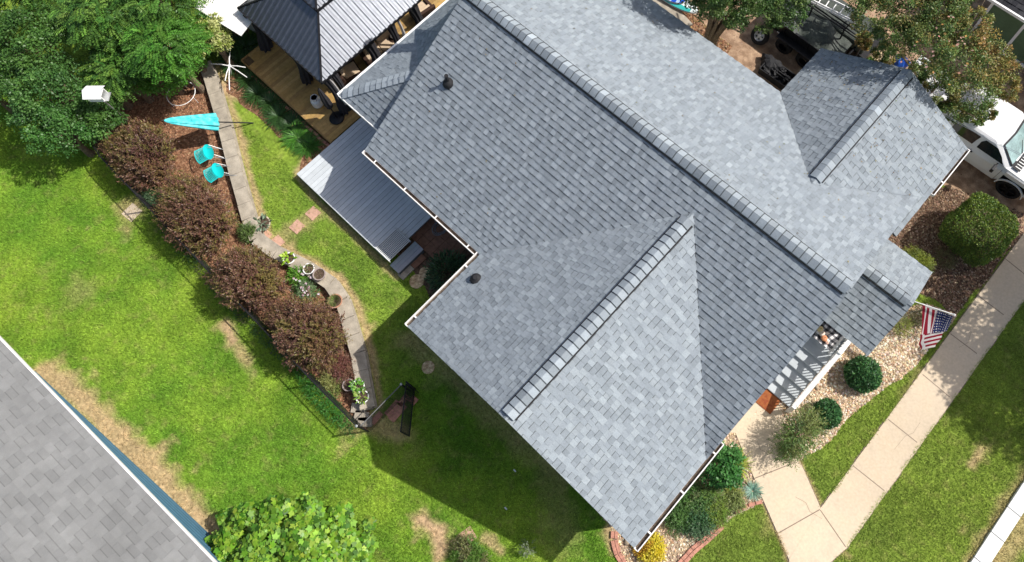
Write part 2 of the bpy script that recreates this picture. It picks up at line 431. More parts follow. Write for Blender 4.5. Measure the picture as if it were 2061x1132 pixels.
BARE = [  # worn places in the lawn: (line in the photo, width m, strength)
    (WP([(85, 752), (130, 775), (175, 815), (235, 880), (290, 930), (330, 985), (380, 1035), (430, 1070)]), .50, .85),
    (WP([(455, 652), (470, 686)]), .22, .9), (WP([(850, 1046), (880, 1068), (888, 1105)]), .27, .95), (WP([(975, 1085), (1010, 1110)]), .14, .7),
    ([(a + .33 * .5, b + .33) for a, b in WALL], .14, .75), (WP([(600, 348), (640, 300), (660, 290)]), .16, .7),
    (WP([(598, 356), (640, 405), (700, 462), (760, 520), (800, 560)]), .12, .6), (WP([(540, 500), (562, 476), (600, 455), (640, 430)]), .26, .45),
    (WP([(700, 840), (760, 850), (810, 870)]), .4, .6), (WP([(830, 690), (900, 740), (1000, 840), (1130, 960)]), .45, .42),
    (WP([(1955, 935), (1975, 905)]), .16, .7), (WP([(1950, 1132), (2061, 970)]), .25, .5), (WP([(2010, 1132), (2061, 1060)]), .45, .6),
    (WP([(1540, 1012), (1590, 1132)]), .10, .7), (WP([(1606, 920), (1651, 1020)]), .1, .6), (WP([(1225, 1065), (1235, 1110)]), .15, .8),
    (WP([(1100, 960), (1140, 1080)]), .5, .25), (WP([(1640, 1060), (1710, 1120)]), .1, .5), (WP([(265, 425)]), .55, .6),
    (WP([(1850, 745), (1700, 1020)]), .15, .3), (WP([(570, 640), (700, 760)]), .2, .1), (WP([(480, 700), (500, 730)]), .2, .6),
    (WP([(160, 590)]), .5, .25), (WP([(1560, 1060)]), .3, .3), (WP([(470, 190), (430, 170)]), .35, .9), (WP([(640, 290), (660, 300)]), .3, .7),
]
def bare_mask(x, y):
    n = fbm(x * 2.3, y * 2.3, 4); b = np.zeros(x.shape)
    for line, w, s in BARE:
        d = pdist(x, y, line)
        b = np.maximum(b, s * np.clip(1.35 - d / w * (.05 + 1.8 * n), 0, 1))
    return np.clip(b, 0, 1)
def lawn_tint(x, y):
    """green of the turf by place: yellow-green back yard, olive front lawn, worn spots of soil"""
    a = fbm(x * .35, y * .35, 3); b = fbm(x * 1.3 + 40, y * 1.3, 4); c = fbm(x * 5 + 9, y * 5 + 3, 3)
    lush = np.array([.118, .240, .024]); yel = np.array([.222, .325, .036]); olive = np.array([.175, .235, .042]); dry = np.array([.30, .27, .10])
    t = np.clip((a - .5) * 1.9 + (b - .5) * 1.2 + .42, 0, 1)[..., None]
    g = lush * (1 - t) + yel * t
    fr = np.clip((x + y * .12 - .8) / 1.5, 0, 1)[..., None]
    mid = np.clip(np.minimum((y + 2.4) / 1.0, (-7.5 - x) / 1.0) , 0, 1)[..., None] * .45
    g2 = olive * (1 - t * .7) + np.array([.20, .27, .04]) * t * .7
    k = np.maximum(fr * .85, mid); g = g * (1 - k) + g2 * k
    dd = np.clip((c - .58) * 4, 0, 1)[..., None] * .35; g = g * (1 - dd) + dry * dd
    g = g * (.8 + .4 * b[..., None])
    bm = bare_mask(x, y)[..., None]; soil = np.array([.47, .32, .19]) * (.75 + .5 * c[..., None])
    return g * (1 - bm) + soil * bm, bm[..., 0]

def build_ground():
    xs = np.concatenate([[-150, -70, -45], np.arange(-33, 14, .1), [16, 30, 70, 150]])
    ys = np.concatenate([[-150, -60, -25], np.arange(-14, 27, .1), [30, 45, 90, 150]])
    X, Y = np.meshgrid(xs, ys, indexing='ij')
    Z = np.zeros_like(X)
    n, k = X.shape
    me = bpy.data.meshes.new('lawn')
    me.vertices.add(n * k); me.vertices.foreach_set('co', np.stack([X, Y, Z], -1).astype('f').ravel())
    I = np.arange(n * k).reshape(n, k); Q = np.stack([I[:-1, :-1], I[1:, :-1], I[1:, 1:], I[:-1, 1:]], -1).reshape(-1, 4)
    me.loops.add(Q.size); me.loops.foreach_set('vertex_index', Q.astype('i').ravel())
    me.polygons.add(len(Q)); me.polygons.foreach_set('loop_start', np.arange(0, Q.size, 4, dtype='i'))
    t, _ = lawn_tint(X, Y)
    a = me.attributes.new('tint', 'FLOAT_COLOR', 'POINT')
    a.data.foreach_set('color', np.concatenate([t.reshape(-1, 3), np.ones((n * k, 1))], 1).astype('f').ravel())
    me.materials.append(M['lawn']); me.update(calc_edges=True)
    o = bpy.data.objects.new('lawn', me); COL.objects.link(o); tagobj(o, kind='structure')
build_ground()

def sheet(name, poly, z, material):
    mb = MB(); p = np.asarray(poly, float)[:, :2]
    a = sum(p[i][0] * p[(i + 1) % len(p)][1] - p[(i + 1) % len(p)][0] * p[i][1] for i in range(len(p)))
    if a < 0: p = p[::-1]
    mb.add([(x, y, z) for x, y in p], [tuple(range(len(p)))])
    o = mb.build(name, material); return tagobj(o, kind='structure')
def wob(poly, amp=.09, step=.25):
    """uneven natural outline of a planted bed"""
    p = [np.asarray(q, float)[:2] for q in poly]; out = []
    for a, b in zip(p, p[1:] + p[:1]):
        n = max(1, int(np.linalg.norm(b - a) / step))
        for i in range(n):
            q = a + (b - a) * i / n; d = (b - a) / (np.linalg.norm(b - a) + 1e-9)
            w = (vnoise(q[0:1] * 3, q[1:2] * 3)[0] - .5) * 2 * amp
            out.append(q + np.array([-d[1], d[0]]) * w)
    return out
MULCH_F = wob(MULCH_F); GRAVEL_F = wob(GRAVEL_F); BED2 = wob(BED2, .05); MULCH_T = wob(MULCH_T); MULCH_S = wob(MULCH_S, .06); MULCH_H = wob(MULCH_H)
sheet('mulch_bed', BED, .004, M['mulch'])
sheet('mulch_bed', MULCH_S, .004, M['mulch'])
sheet('mulch_bed', MULCH_H, .008, M['darkmulch'])
sheet('mulch_bed', MULCH_T, .012, M['mulch'])
sheet('mulch_bed', MULCH_F, .004, M['darkmulch'])
sheet('gravel_bed', GRAVEL_F, .008, M['gravelbase'])
sheet('gravel_bed', BED2, .004, M['gravelbase'])
sheet('driveway', DRIVE, .008, M['drive'])
def grow(poly, g):
    p = np.asarray(poly, float)[:, :2]; c = p.mean(0); n = len(p); out = []
    a = sum(p[i][0] * p[(i + 1) % n][1] - p[(i + 1) % n][0] * p[i][1] for i in range(n)); sg = 1 if a > 0 else -1
    for i in range(n):
        d0 = p[i] - p[i - 1]; d1 = p[(i + 1) % n] - p[i]; d0 = d0 / np.linalg.norm(d0); d1 = d1 / np.linalg.norm(d1)
        nn = np.array([d0[1] + d1[1], -d0[0] - d1[0]]) * sg; nn /= np.linalg.norm(nn); out.append(p[i] + nn * g)
    return out
for pl in (WALK1, WALK2):
    mb = MB(); mb.prism(grow(pl, .035), -.05, .018 if pl is WALK1 else .015); mb.build('soil_edge', M['joint'])['kind'] = 'structure'
mb = MB(); mb.prism(WALK1, -.05, .045); mb.build('walkway', M['concrete'])['kind'] = 'structure'
mb = MB(); mb.prism(WALK2, -.05, .041)
for a, b in (((1517, 964), (1600, 931)), ((1569, 1072), (1650, 1026)), ((1651, 1027), (1702, 1101)), ((1717, 938), (1780, 988)), ((1787, 844), (1846, 891)), ((1857, 754), (1911, 799)), ((1913, 672), (1966, 712)), ((1968, 595), (2020, 634)), ((2022, 520), (2072, 560))):
    a = W(*a, .045); b = W(*b, .045); mb.beam(a, b, .026, .006, mi=1)
for q in (((1800, 905), (1822, 878), (1838, 872), (1852, 850)), ((1600, 1000), (1622, 1012), (1630, 1030), (1655, 1045)), ((1930, 700), (1948, 690), (1955, 668)), ((1500, 870), (1522, 880), (1530, 905), (1552, 915))):
    for a, b in zip(q[:-1], q[1:]): mb.beam(W(*a, .0455), W(*b, .0455), .007, .002, mi=1)
mb.build('walkway', [M['concrete'], M['joint']])['kind'] = 'structure'
mb = MB()
for i in range(34):
    y0 = -6 + i * .92; mb.box((8.68, y0 + .455, .05), (.44, .9, .14), mi=0)
mb.build('curb', M['curb'], bevel=.015)['kind'] = 'structure'

# turf blades
def grass():
    n = 620000
    px = rng.random(n) * 2161 - 50; py = rng.random(n) * 1232 - 50
    d = np.stack([(px - CC[0]) / CF, (py - CC[1]) / CF, np.ones(n)], 1) @ CR
    t = -CH / d[:, 2]; x = d[:, 0] * t; y = d[:, 1] * t
    ok = np.ones(n, bool)
    for poly in (BED, MULCH_F, GRAVEL_F, BED2, WALK1, WALK2, HOUSE, DRIVE, MULCH_S, MULCH_H, MULCH_T, NEIGH, [(-21, 1.5), (-10.9, 1.5), (-10.9, 9), (-21, 9)], [(8.45, -20), (8.9, -20), (8.9, 40), (8.45, 40)]):
        ok &= ~inpoly(x, y, poly)
    ok &= (x > -26) | (y < -1)
    ok &= pdist(x, y, WALL) > .26
    x = x[ok]; y = y[ok]; T, b = lawn_tint(x, y)
    k = rng.random(len(x)) > b * .93; x = x[k]; y = y[k]; T = T[k]; n = len(x)
    h = (.045 + .05 * rng.random(n)) * (.7 + .7 * fbm(x * 3, y * 3, 2)); w = .014 + .014 * rng.random(n)
    a = rng.random(n) * 6.283; lean = .5 + 1.1 * rng.random(n)
    P = np.stack([x, y, np.zeros(n)], 1); D = np.stack([np.cos(a) * lean, np.sin(a) * lean, np.ones(n)], 1); D /= np.linalg.norm(D, axis=1, keepdims=True)
    S = np.stack([-np.sin(a), np.cos(a), np.zeros(n)], 1)
    V = np.stack([P - S * w[:, None] / 2, P + S * w[:, None] / 2, P + D * h[:, None] * 1.3], 1)
    # blades creeping over the path edges
    ex = []; 
    for ln in ([W(1651, 1023), W(2061, 452)], [W(1704, 1103), W(2061, 606)], [W(1537, 1010), W(1590, 1132)], [W(1606, 921), W(1651, 1023)], [(8.44, 2, 0), (8.44, 12, 0)], [(8.92, 2, 0), (8.92, 12, 0)]):
        a_, b_ = np.array(ln[0]), np.array(ln[1]); m_ = int(np.linalg.norm(b_ - a_) * 170); t_ = rng.random((m_, 1)); q = a_ + (b_ - a_) * t_
        keep = vnoise(q[:, 0] * 2.2, q[:, 1] * 2.2) > .42; q = q[keep]; q[:, :2] += rng.normal(0, .022, (len(q), 2)); ex.append(q)
    ex = np.concatenate(ex); Te, _ = lawn_tint(ex[:, 0], ex[:, 1]); m_ = len(ex); a = rng.random(m_) * 6.283
    Pe = ex.copy(); Pe[:, 2] = .02; De = norm(np.stack([np.cos(a), np.sin(a), .8 + 0 * a], 1)); Se = np.stack([-np.sin(a), np.cos(a), 0 * a], 1)
    V = np.concatenate([V, np.stack([Pe - Se * .009, Pe + Se * .009, Pe + De * (.07 + .06 * rng.random((m_, 1)))], 1)]); T = np.concatenate([T, Te]); n += m_
    T = np.clip(T * np.clip(1.28 + rng.normal(0, .32, (n, 1)), .4, 2.4), .01, .9)
    o = bulk('grass', V, 3, T, M['grass']); tagobj(o, 'short mown green turf covering the yards', None, kind='stuff')
grass()

def scatter_stones(name, poly, n, size, pal, label, zs=.0, flat=.6, excl=()):
    poly = np.asarray([q[:2] for q in poly]); lo = poly.min(0); hi = poly.max(0)
    x = lo[0] + rng.random(n) * (hi[0] - lo[0]); y = lo[1] + rng.random(n) * (hi[1] - lo[1])
    k = inpoly(x, y, poly)
    for e in excl: k &= ~inpoly(x, y, e)
    x = x[k]; y = y[k]; n = len(x)
    s = size * (.5 + rng.random(n) ** 2)
    P = np.stack([x, y, np.full(n, zs) + s * .25], 1)
    oct_ = np.array([(1, 0, 0), (0, 1, 0), (-1, 0, 0), (0, -1, 0)]); top = np.array([0, 0, .7]); bot = np.array([0, 0, -.4])
    a = rng.random(n) * 6.28; ca, sa = np.cos(a), np.sin(a); el = .6 + .4 * rng.random(n)
    F = []
    rot = lambda v: np.stack([v[0] * ca * s - v[1] * sa * s * el, v[0] * sa * s + v[1] * ca * s * el, v[2] * s * flat * 1.3], 1)
    tilt = np.stack([rng.normal(0, .3, n) * s, rng.normal(0, .3, n) * s, np.zeros(n)], 1)
    for i in range(4):
        F.append(np.stack([P + rot(oct_[i]), P + rot(oct_[(i + 1) % 4]), P + rot(top) + tilt], 1))
    T = pick(pal, n, .16); T = np.repeat(T, 4, axis=0)
    V = np.stack(F, 1).reshape(-1, 3, 3)
    o = bulk(name, V, 3, T, M['stone']); tagobj(o, label, None, kind='stuff')
GP = [(.62, .48, .31), (.70, .58, .42), (.52, .38, .24), (.46, .30, .18), (.74, .66, .54), (.38, .28, .20)]
MP = [(.26, .13, .07), (.18, .09, .05), (.33, .18, .10), (.10, .055, .035), (.40, .27, .17)]
scatter_stones('gravel', GRAVEL_F, 26000, .036, GP, 'tan river pebbles covering the bed beside the porch', .012)
scatter_stones('gravel', BED2, 9000, .034, GP, 'tan pebbles under the shrubs at the front corner of the house', .008)
scatter_stones('wood_chips', MULCH_F, 16000, .032, [(.17, .10, .065), (.10, .06, .04), (.24, .15, .10), (.34, .25, .17)], 'brown bark chips around the clipped bush', .008)
scatter_stones('wood_chips', BED, 30000, .030, [(.30, .14, .075), (.24, .11, .06), (.36, .18, .10), (.15, .08, .05), (.42, .25, .15)], 'red-brown bark chips behind the low stone wall', .006)
scatter_stones('wood_chips', MULCH_S, 7000, .028, MP, 'bark chips along the tan wooden deck', .006)
scatter_stones('leaf_litter', MULCH_T, 9000, .035, MP + [(.35, .25, .1)], 'fallen leaves and bark under the tree behind the house', .014)
scatter_stones('leaf_litter', DRIVE, 9000, .022, [(.33, .2, .12), (.2, .12, .08), (.42, .3, .2)], 'grit and dead leaves on the brown driveway', .010, .3)
scatter_stones('leaf_litter', [(-14, 14.0), (1, 13.9), (1, 14.9), (-5, 15.2), (-14, 15.3)], 4200, .03, [(.35, .25, .12), (.3, .16, .09), (.25, .27, .08), (.5, .4, .25)], 'dry leaves on the grass strip behind the house', .01, .4)
#SPLIT2

# ================================================================ HOUSE
PITCH = .6; ZE = 3.05
def clip_poly(poly, axis, lim, keep_less):
    out = []; n = len(poly)
    for i in range(n):
        a = poly[i]; b = poly[(i + 1) % n]
        ia = (a[axis] <= lim) if keep_less else (a[axis] >= lim); ib = (b[axis] <= lim) if keep_less else (b[axis] >= lim)
        if ia: out.append(a)
        if ia != ib:
            t = (lim - a[axis]) / (b[axis] - a[axis]); out.append((a[0] + t * (b[0] - a[0]), a[1] + t * (b[1] - a[1])))
    return out
def convex_clip(subject, clip):
    out = subject
    n = len(clip)
    for i in range(n):
        a = clip[i]; b = clip[(i + 1) % n]; inp = out; out = []
        if not inp: break
        side = lambda p: (b[0] - a[0]) * (p[1] - a[1]) - (b[1] - a[1]) * (p[0] - a[0])
        for j in range(len(inp)):
            p = inp[j]; q = inp[(j + 1) % len(inp)]; sp = side(p); sq = side(q)
            if sp >= 0: out.append(p)
            if (sp >= 0) != (sq >= 0):
                t = sp / (sp - sq); out.append((p[0] + t * (q[0] - p[0]), p[1] + t * (q[1] - p[1])))
    return out
SH = [(.245, .276, .304), (.257, .289, .317), (.267, .300, .328), (.278, .312, .340), (.239, .270, .297), (.293, .327, .354)]
def shingle_slope(mb, O, U, polys, course=.185, wmin=.10, wmax=.22, pal=SH, t=.017, jit=.03, light=1.0, dim=.055, rz=.011):
    """O: eave point, U: unit vector along the eave, polys: convex world polygons lying on the slope"""
    if U is None:
        O = polys[0][0]; a_, b_, c_ = [np.array(q, float) for q in polys[0][:3]]; U = np.cross((0, 0, 1), np.cross(b_ - a_, c_ - a_))
    O = np.array(O, float); U = norm(np.array(U, float))
    P0 = [np.array(p, float) for p in polys[0]]
    N = norm(np.cross(P0[1] - P0[0], P0[2] - P0[0]))
    if N[2] < 0: N = -N
    Vv = norm(np.cross(N, U))
    if Vv[2] < 0: Vv = -Vv
    for poly in polys:
        p2 = [((np.array(p) - O) @ U, (np.array(p) - O) @ Vv) for p in poly]
        ar = sum(p2[i][0] * p2[(i + 1) % len(p2)][1] - p2[(i + 1) % len(p2)][0] * p2[i][1] for i in range(len(p2)))
        if ar < 0: p2 = p2[::-1]
        # roof board under the shingles
        V = [O + U * a + Vv * b + N * (-.004) for a, b in p2] + [O + U * a + Vv * b - N * .09 for a, b in p2]; n = len(p2)
        mb.add(V, [tuple(range(n)), tuple(range(2 * n - 1, n - 1, -1))] + [(i, n + i, n + (i + 1) % n, (i + 1) % n) for i in range(n)], (.12, .12, .13))
        umin = min(q[0] for q in p2); umax = max(q[0] for q in p2); vmin = min(q[1] for q in p2); vmax = max(q[1] for q in p2)
        R = random.Random(int(abs(umin * 7 + vmax * 13)) + 5)
        j0 = int(math.floor(vmin / course))
        for j in range(j0, int(math.ceil(vmax / course))):
            v0 = j * course; v1 = v0 + course
            u = umin - R.random() * .3
            raised = R.random() < .5
            while u < umax:
                w = R.uniform(wmin, wmax)
                q = convex_clip([(u, v0), (u + w - .004, v0), (u + w - .004, v1 + .01), (u, v1 + .01)], p2)
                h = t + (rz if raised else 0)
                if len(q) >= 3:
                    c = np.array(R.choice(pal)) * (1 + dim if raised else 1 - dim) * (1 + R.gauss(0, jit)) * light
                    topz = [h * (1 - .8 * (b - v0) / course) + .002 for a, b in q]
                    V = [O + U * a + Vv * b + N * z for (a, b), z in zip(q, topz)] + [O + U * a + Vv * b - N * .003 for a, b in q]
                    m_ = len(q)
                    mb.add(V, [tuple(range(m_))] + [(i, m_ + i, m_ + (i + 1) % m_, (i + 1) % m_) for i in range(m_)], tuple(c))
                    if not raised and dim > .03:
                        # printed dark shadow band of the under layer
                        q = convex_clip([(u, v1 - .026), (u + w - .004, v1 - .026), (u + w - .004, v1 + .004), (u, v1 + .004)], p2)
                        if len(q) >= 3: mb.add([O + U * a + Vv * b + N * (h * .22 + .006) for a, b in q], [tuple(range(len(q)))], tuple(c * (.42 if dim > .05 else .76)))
                u += w; raised = not raised if R.random() < .8 else raised
    return mb
def ridge_caps(a, b, half, drop, name='ridge_cap', parent=None, vent=True, lift=.075, seg=.235, pal=SH, bright=1.12):
    a = np.array(a, float); b = np.array(b, float); d = b - a; L = np.linalg.norm(d); d = d / L
    s = norm(np.cross(d, (0, 0, 1))); mb = MB(); R = random.Random(int(L * 10))
    n = int(L / seg)
    # each cap: five-facet arch, near end slightly higher (overlap)
    prof = [(-1, -drop * half), (-.55, -drop * half * .5), (0, 0), (.55, -drop * half * .5), (1, -drop * half)]
    for i in range(n):
        p = a + d * (L * i / n); q = a + d * (L * (i + 1) / n + .02)
        c = np.array(R.choice(pal)) * bright * (1 + R.gauss(0, .08)) * (1.06 if i % 2 else .94); V = []
        for pt, up in ((p, lift + .034), (q, lift + .002)):
            for x, z in prof: V.append(pt + s * x * half + np.array([0, 0, z + up]))
        for pt in (p, q):
            for x, z in prof: V.append(pt + s * x * half + np.array([0, 0, z + lift - .022]))
        F = [(k, k + 1, k + 6, k + 5) for k in range(4)] + [(k + 11, k + 10, k + 15, k + 16) for k in range(4)]
        F += [(k + 1, k, k + 10, k + 11) for k in range(4)] + [(k + 5, k + 6, k + 16, k + 15) for k in range(4)] + [(0, 5, 15, 10), (9, 4, 14, 19)]
        mb.add(V, F, tuple(c))
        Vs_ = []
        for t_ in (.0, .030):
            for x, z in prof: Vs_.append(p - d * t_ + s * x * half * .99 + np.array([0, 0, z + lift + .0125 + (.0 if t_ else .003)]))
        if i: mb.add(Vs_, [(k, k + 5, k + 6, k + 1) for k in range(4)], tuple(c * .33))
    o = mb.build(name, M['shingle'], parent)
    if vent:
        vb = MB()
        for sg in (-1, 1):
            p = a + s * sg * (half + .012) + np.array([0, 0, -drop * half + lift * .35]); q = b + s * sg * (half + .012) + np.array([0, 0, -drop * half + lift * .35])
            vb.beam(p + d * .05, q - d * .05, .045, lift * .8)
        vb.build('ridge_vent', M['blackplastic'], parent)
    return o

house = thing('house', 'single-storey house with blue-grey shingle roofs in the middle of the yard', 'house', (-6, 7, 0))
yS, yR, yN = 3.34, 8.53, 13.82; zR = ZE + PITCH * (yR - yS)
xW, xE = -13.02, .93
gx0, gx1, gy = -7.77, .90, .36; gxr = (gx0 + gx1) / 2; gzr = ZE + PITCH * (gx1 - gxr); gyr = yS + (gzr - ZE) / PITCH
# -- main roof
roof = MB()
zat = lambda y: ZE + PITCH * (y - yS)
S1 = [(xW, yS, ZE), (gx0, yS, ZE), (gxr, gyr, gzr), (gxr, yR, zR), (xW, yR, zR)]
S2 = [(gxr, gyr, gzr), (gx1, yS + .0, ZE), (xE, yS, ZE), (xE, yR, zR), (gxr, yR, zR)]
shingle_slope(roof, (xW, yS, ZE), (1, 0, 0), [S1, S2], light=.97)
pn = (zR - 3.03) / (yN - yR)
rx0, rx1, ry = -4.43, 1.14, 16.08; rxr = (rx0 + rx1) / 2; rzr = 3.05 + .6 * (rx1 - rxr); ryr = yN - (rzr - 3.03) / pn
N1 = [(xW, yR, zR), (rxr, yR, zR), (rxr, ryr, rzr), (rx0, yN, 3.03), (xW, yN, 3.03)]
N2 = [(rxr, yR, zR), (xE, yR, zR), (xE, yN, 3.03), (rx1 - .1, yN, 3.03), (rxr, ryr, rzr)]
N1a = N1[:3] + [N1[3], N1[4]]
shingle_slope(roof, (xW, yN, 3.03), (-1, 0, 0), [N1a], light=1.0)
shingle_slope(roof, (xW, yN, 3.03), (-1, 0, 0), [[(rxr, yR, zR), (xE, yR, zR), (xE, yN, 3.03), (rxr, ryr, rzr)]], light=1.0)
rf = roof.build('roof', M['shingle'], house)
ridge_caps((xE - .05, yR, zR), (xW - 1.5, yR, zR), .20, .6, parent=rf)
# white rake boards and soffits under the edges
def fascia(pts, name='fascia', parent=None, w=.03, h=.17, dz=-.13, material=None):
    mb = MB()
    for a, b in zip(pts[:-1], pts[1:]): mb.beam(np.array(a) + (0, 0, dz), np.array(b) + (0, 0, dz), w, h)
    return mb.build(name, material or M['white'], parent)
fascia([(xE - .03, yS, ZE), (xE - .03, yR, zR), (xE - .03, yN, 3.03)], parent=rf)
fascia([(xW + .03, yS, ZE), (xW + .03, yR, zR), (xW + .03, yN, 3.03)], parent=rf)
fascia([(xW, yN - .03, 3.03), (rx0, yN - .03, 3.03)], parent=rf)
# -- front wing roof
wing = MB()
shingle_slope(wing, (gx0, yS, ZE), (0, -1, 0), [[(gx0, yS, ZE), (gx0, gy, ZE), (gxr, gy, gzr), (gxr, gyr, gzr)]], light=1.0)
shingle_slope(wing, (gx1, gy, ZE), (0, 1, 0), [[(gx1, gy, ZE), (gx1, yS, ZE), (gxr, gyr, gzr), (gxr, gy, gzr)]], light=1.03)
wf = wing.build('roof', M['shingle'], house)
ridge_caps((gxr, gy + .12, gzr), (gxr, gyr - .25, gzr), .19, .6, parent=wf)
fascia([(gx0, gy + .03, ZE), (gxr, gy + .03, gzr), (gx1, gy + .03, ZE)], parent=wf)
# thin valley seams
mb = MB()
for a, b in (((gx1, yS, ZE), (gxr, gyr, gzr)),):
    mb.beam(np.array(a) + (0, 0, .012), np.array(b) + (0, 0, .012), .018, .012)
mb.build('valley_seam', M['blackplastic'], wf)
# -- rear wing roof
rw = MB()
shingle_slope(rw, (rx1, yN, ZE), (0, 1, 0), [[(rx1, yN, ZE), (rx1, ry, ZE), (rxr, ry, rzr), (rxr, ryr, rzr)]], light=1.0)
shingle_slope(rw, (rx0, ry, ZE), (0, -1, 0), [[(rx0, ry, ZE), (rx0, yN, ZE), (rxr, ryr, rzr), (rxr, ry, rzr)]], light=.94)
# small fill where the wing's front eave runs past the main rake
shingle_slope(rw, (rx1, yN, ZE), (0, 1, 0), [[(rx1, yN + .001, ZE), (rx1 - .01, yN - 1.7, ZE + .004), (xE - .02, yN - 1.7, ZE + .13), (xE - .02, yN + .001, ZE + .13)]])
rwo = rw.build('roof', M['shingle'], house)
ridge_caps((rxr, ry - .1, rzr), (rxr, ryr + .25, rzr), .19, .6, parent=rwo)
fascia([(rx0, ry - .03, ZE), (rxr, ry - .03, rzr), (rx1, ry - .03, ZE)], parent=rwo)
# -- small roof over the front porch
px1, py0, py1 = 2.55, 8.58, 11.87; pyr = 10.22; pzr = ZE + PITCH * (pyr - py0)
pr = MB()
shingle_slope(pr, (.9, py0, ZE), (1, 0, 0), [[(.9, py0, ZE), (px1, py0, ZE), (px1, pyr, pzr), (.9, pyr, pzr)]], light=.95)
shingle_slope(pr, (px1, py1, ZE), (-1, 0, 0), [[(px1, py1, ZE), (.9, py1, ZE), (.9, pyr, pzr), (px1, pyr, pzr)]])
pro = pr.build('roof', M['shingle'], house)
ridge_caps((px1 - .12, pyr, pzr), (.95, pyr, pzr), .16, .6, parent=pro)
fascia([(px1 - .03, py0, ZE), (px1 - .03, pyr, pzr), (px1 - .03, py1, ZE)], parent=pro)
# -- lower hipped roof at the back end
LX, LY, LZ = -15.3, 4.12, 2.88
lr = MB()
hq = (xW, 6.1, 4.40); K = (xW + .04, 7.25, zat(7.25) - .02); Ktop = (xW + .04, yR, zR - .02)
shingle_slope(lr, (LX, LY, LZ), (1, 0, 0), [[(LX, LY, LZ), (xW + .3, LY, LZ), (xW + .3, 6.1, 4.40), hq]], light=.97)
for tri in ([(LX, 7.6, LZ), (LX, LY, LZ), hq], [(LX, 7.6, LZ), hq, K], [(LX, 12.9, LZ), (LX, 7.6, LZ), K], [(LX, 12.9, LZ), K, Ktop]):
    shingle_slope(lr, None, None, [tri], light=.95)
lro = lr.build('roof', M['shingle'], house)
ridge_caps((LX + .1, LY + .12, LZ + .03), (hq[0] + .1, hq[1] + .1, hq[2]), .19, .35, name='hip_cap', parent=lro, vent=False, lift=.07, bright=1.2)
fascia([(LX - .02, 12.9, LZ), (LX - .02, LY - .02, LZ)], parent=lro, w=.07, h=.12, dz=.0, name='drip_edge')
fascia([(LX - .02, LY - .015, LZ), (xW + .3, LY - .015, LZ)], parent=lro, w=.03, h=.14, dz=-.04, name='drip_edge')

def roof_debris():
    P = []; r_ = np.random.default_rng(5)
    for n_, x0, x1, y0, y1, zf, N_ in ((90, -12, .5, 8.9, 13.6, lambda x, y: zR - pn * (y - yR), (0, .5, .86)), (40, -12.6, .6, 3.6, 8.0, lambda x, y: zat(y), (0, -.5, .86)), (60, -1.4, .9, 12.5, 15.9, lambda x, y: 3.05 + .6 * (rx1 - x), (.5, 0, .86)), (60, -4.2, -2.0, 13.9, 15.9, lambda x, y: 3.05 + .6 * (x - rx0), (-.5, 0, .86))):
        x = x0 + (x1 - x0) * r_.random(n_); y = y0 + (y1 - y0) * r_.random(n_)
        if zf(0, 5) == zat(5):
            k = (x < gx0 - .3) | (y > 7.8); x = x[k]; y = y[k]
        P.append((np.stack([x, y, zf(x, y) + .035], 1), np.tile(norm(np.array(N_, float)), (len(x), 1))))
    Q = np.concatenate([p for p, _ in P]); N = norm(np.concatenate([n_ for _, n_ in P]) + r_.normal(size=(len(Q), 3)) * .2)
    A = norm(np.cross(N, r_.normal(size=(len(Q), 3))))
    tagobj(bulk('leaf_litter', leafquads(Q, A, N, .05 + .05 * r_.random(len(Q)), .035), 4, pick([(.22, .15, .07), (.12, .09, .05), (.30, .24, .10), (.15, .17, .06)], len(Q), r=r_), M['leaf']), 'stray dry leaves lying on the house roofs', None, kind='stuff')
roof_debris()
def gutter(a, b, out, parent, hang=1.15, w=.13, z=ZE):
    a = np.array([*a, z]); b = np.array([*b, z]); o = np.array([*out, 0.]); d = norm(b - a); L = np.linalg.norm(b - a)
    g = MB()
    g.beam(a + o * w + (0, 0, -.045), b + o * w + (0, 0, -.045), .028, .13)          # front lip
    g.beam(a + o * w * .5 + (0, 0, -.105), b + o * w * .5 + (0, 0, -.105), w, .012)   # trough
    g.beam(a + o * .008 + (0, 0, -.06), b + o * .008 + (0, 0, -.06), .012, .10)
    for e in (a, b): g.beam(e + o * .0 + (0, 0, -.05), e + o * w + (0, 0, -.05), .02, .12)
    go = g.build('gutter', M['gutter'], parent)
    h = MB(); h.beam(a + o * w * .5 + (0, 0, -.092) + d * .03, b + o * w * .5 + (0, 0, -.092) - d * .03, w * .8, .012); h.build('gutter_debris', M['gutterin'], go)
    n = int(L / hang)
    for i in range(n):
        s = MB(); p = a + d * (.55 + i * (L - .9) / max(1, n - 1)) ; s.beam(p - o * .02 + (0, 0, .012), p + o * (w + .01) + (0, 0, .012), .045, .01); s.build('gutter_hanger', M['gutter'], go)
gutter((xW, yS), (gx0 - .13, yS), (0, -1), rf)
gutter((gx0, yS), (gx0, gy), (-1, 0), wf)
gutter((gx1, gy), (gx1, 3.95), (1, 0), wf)
gutter((rx1, yN + .2), (rx1, ry), (1, 0), rwo, w=.10)

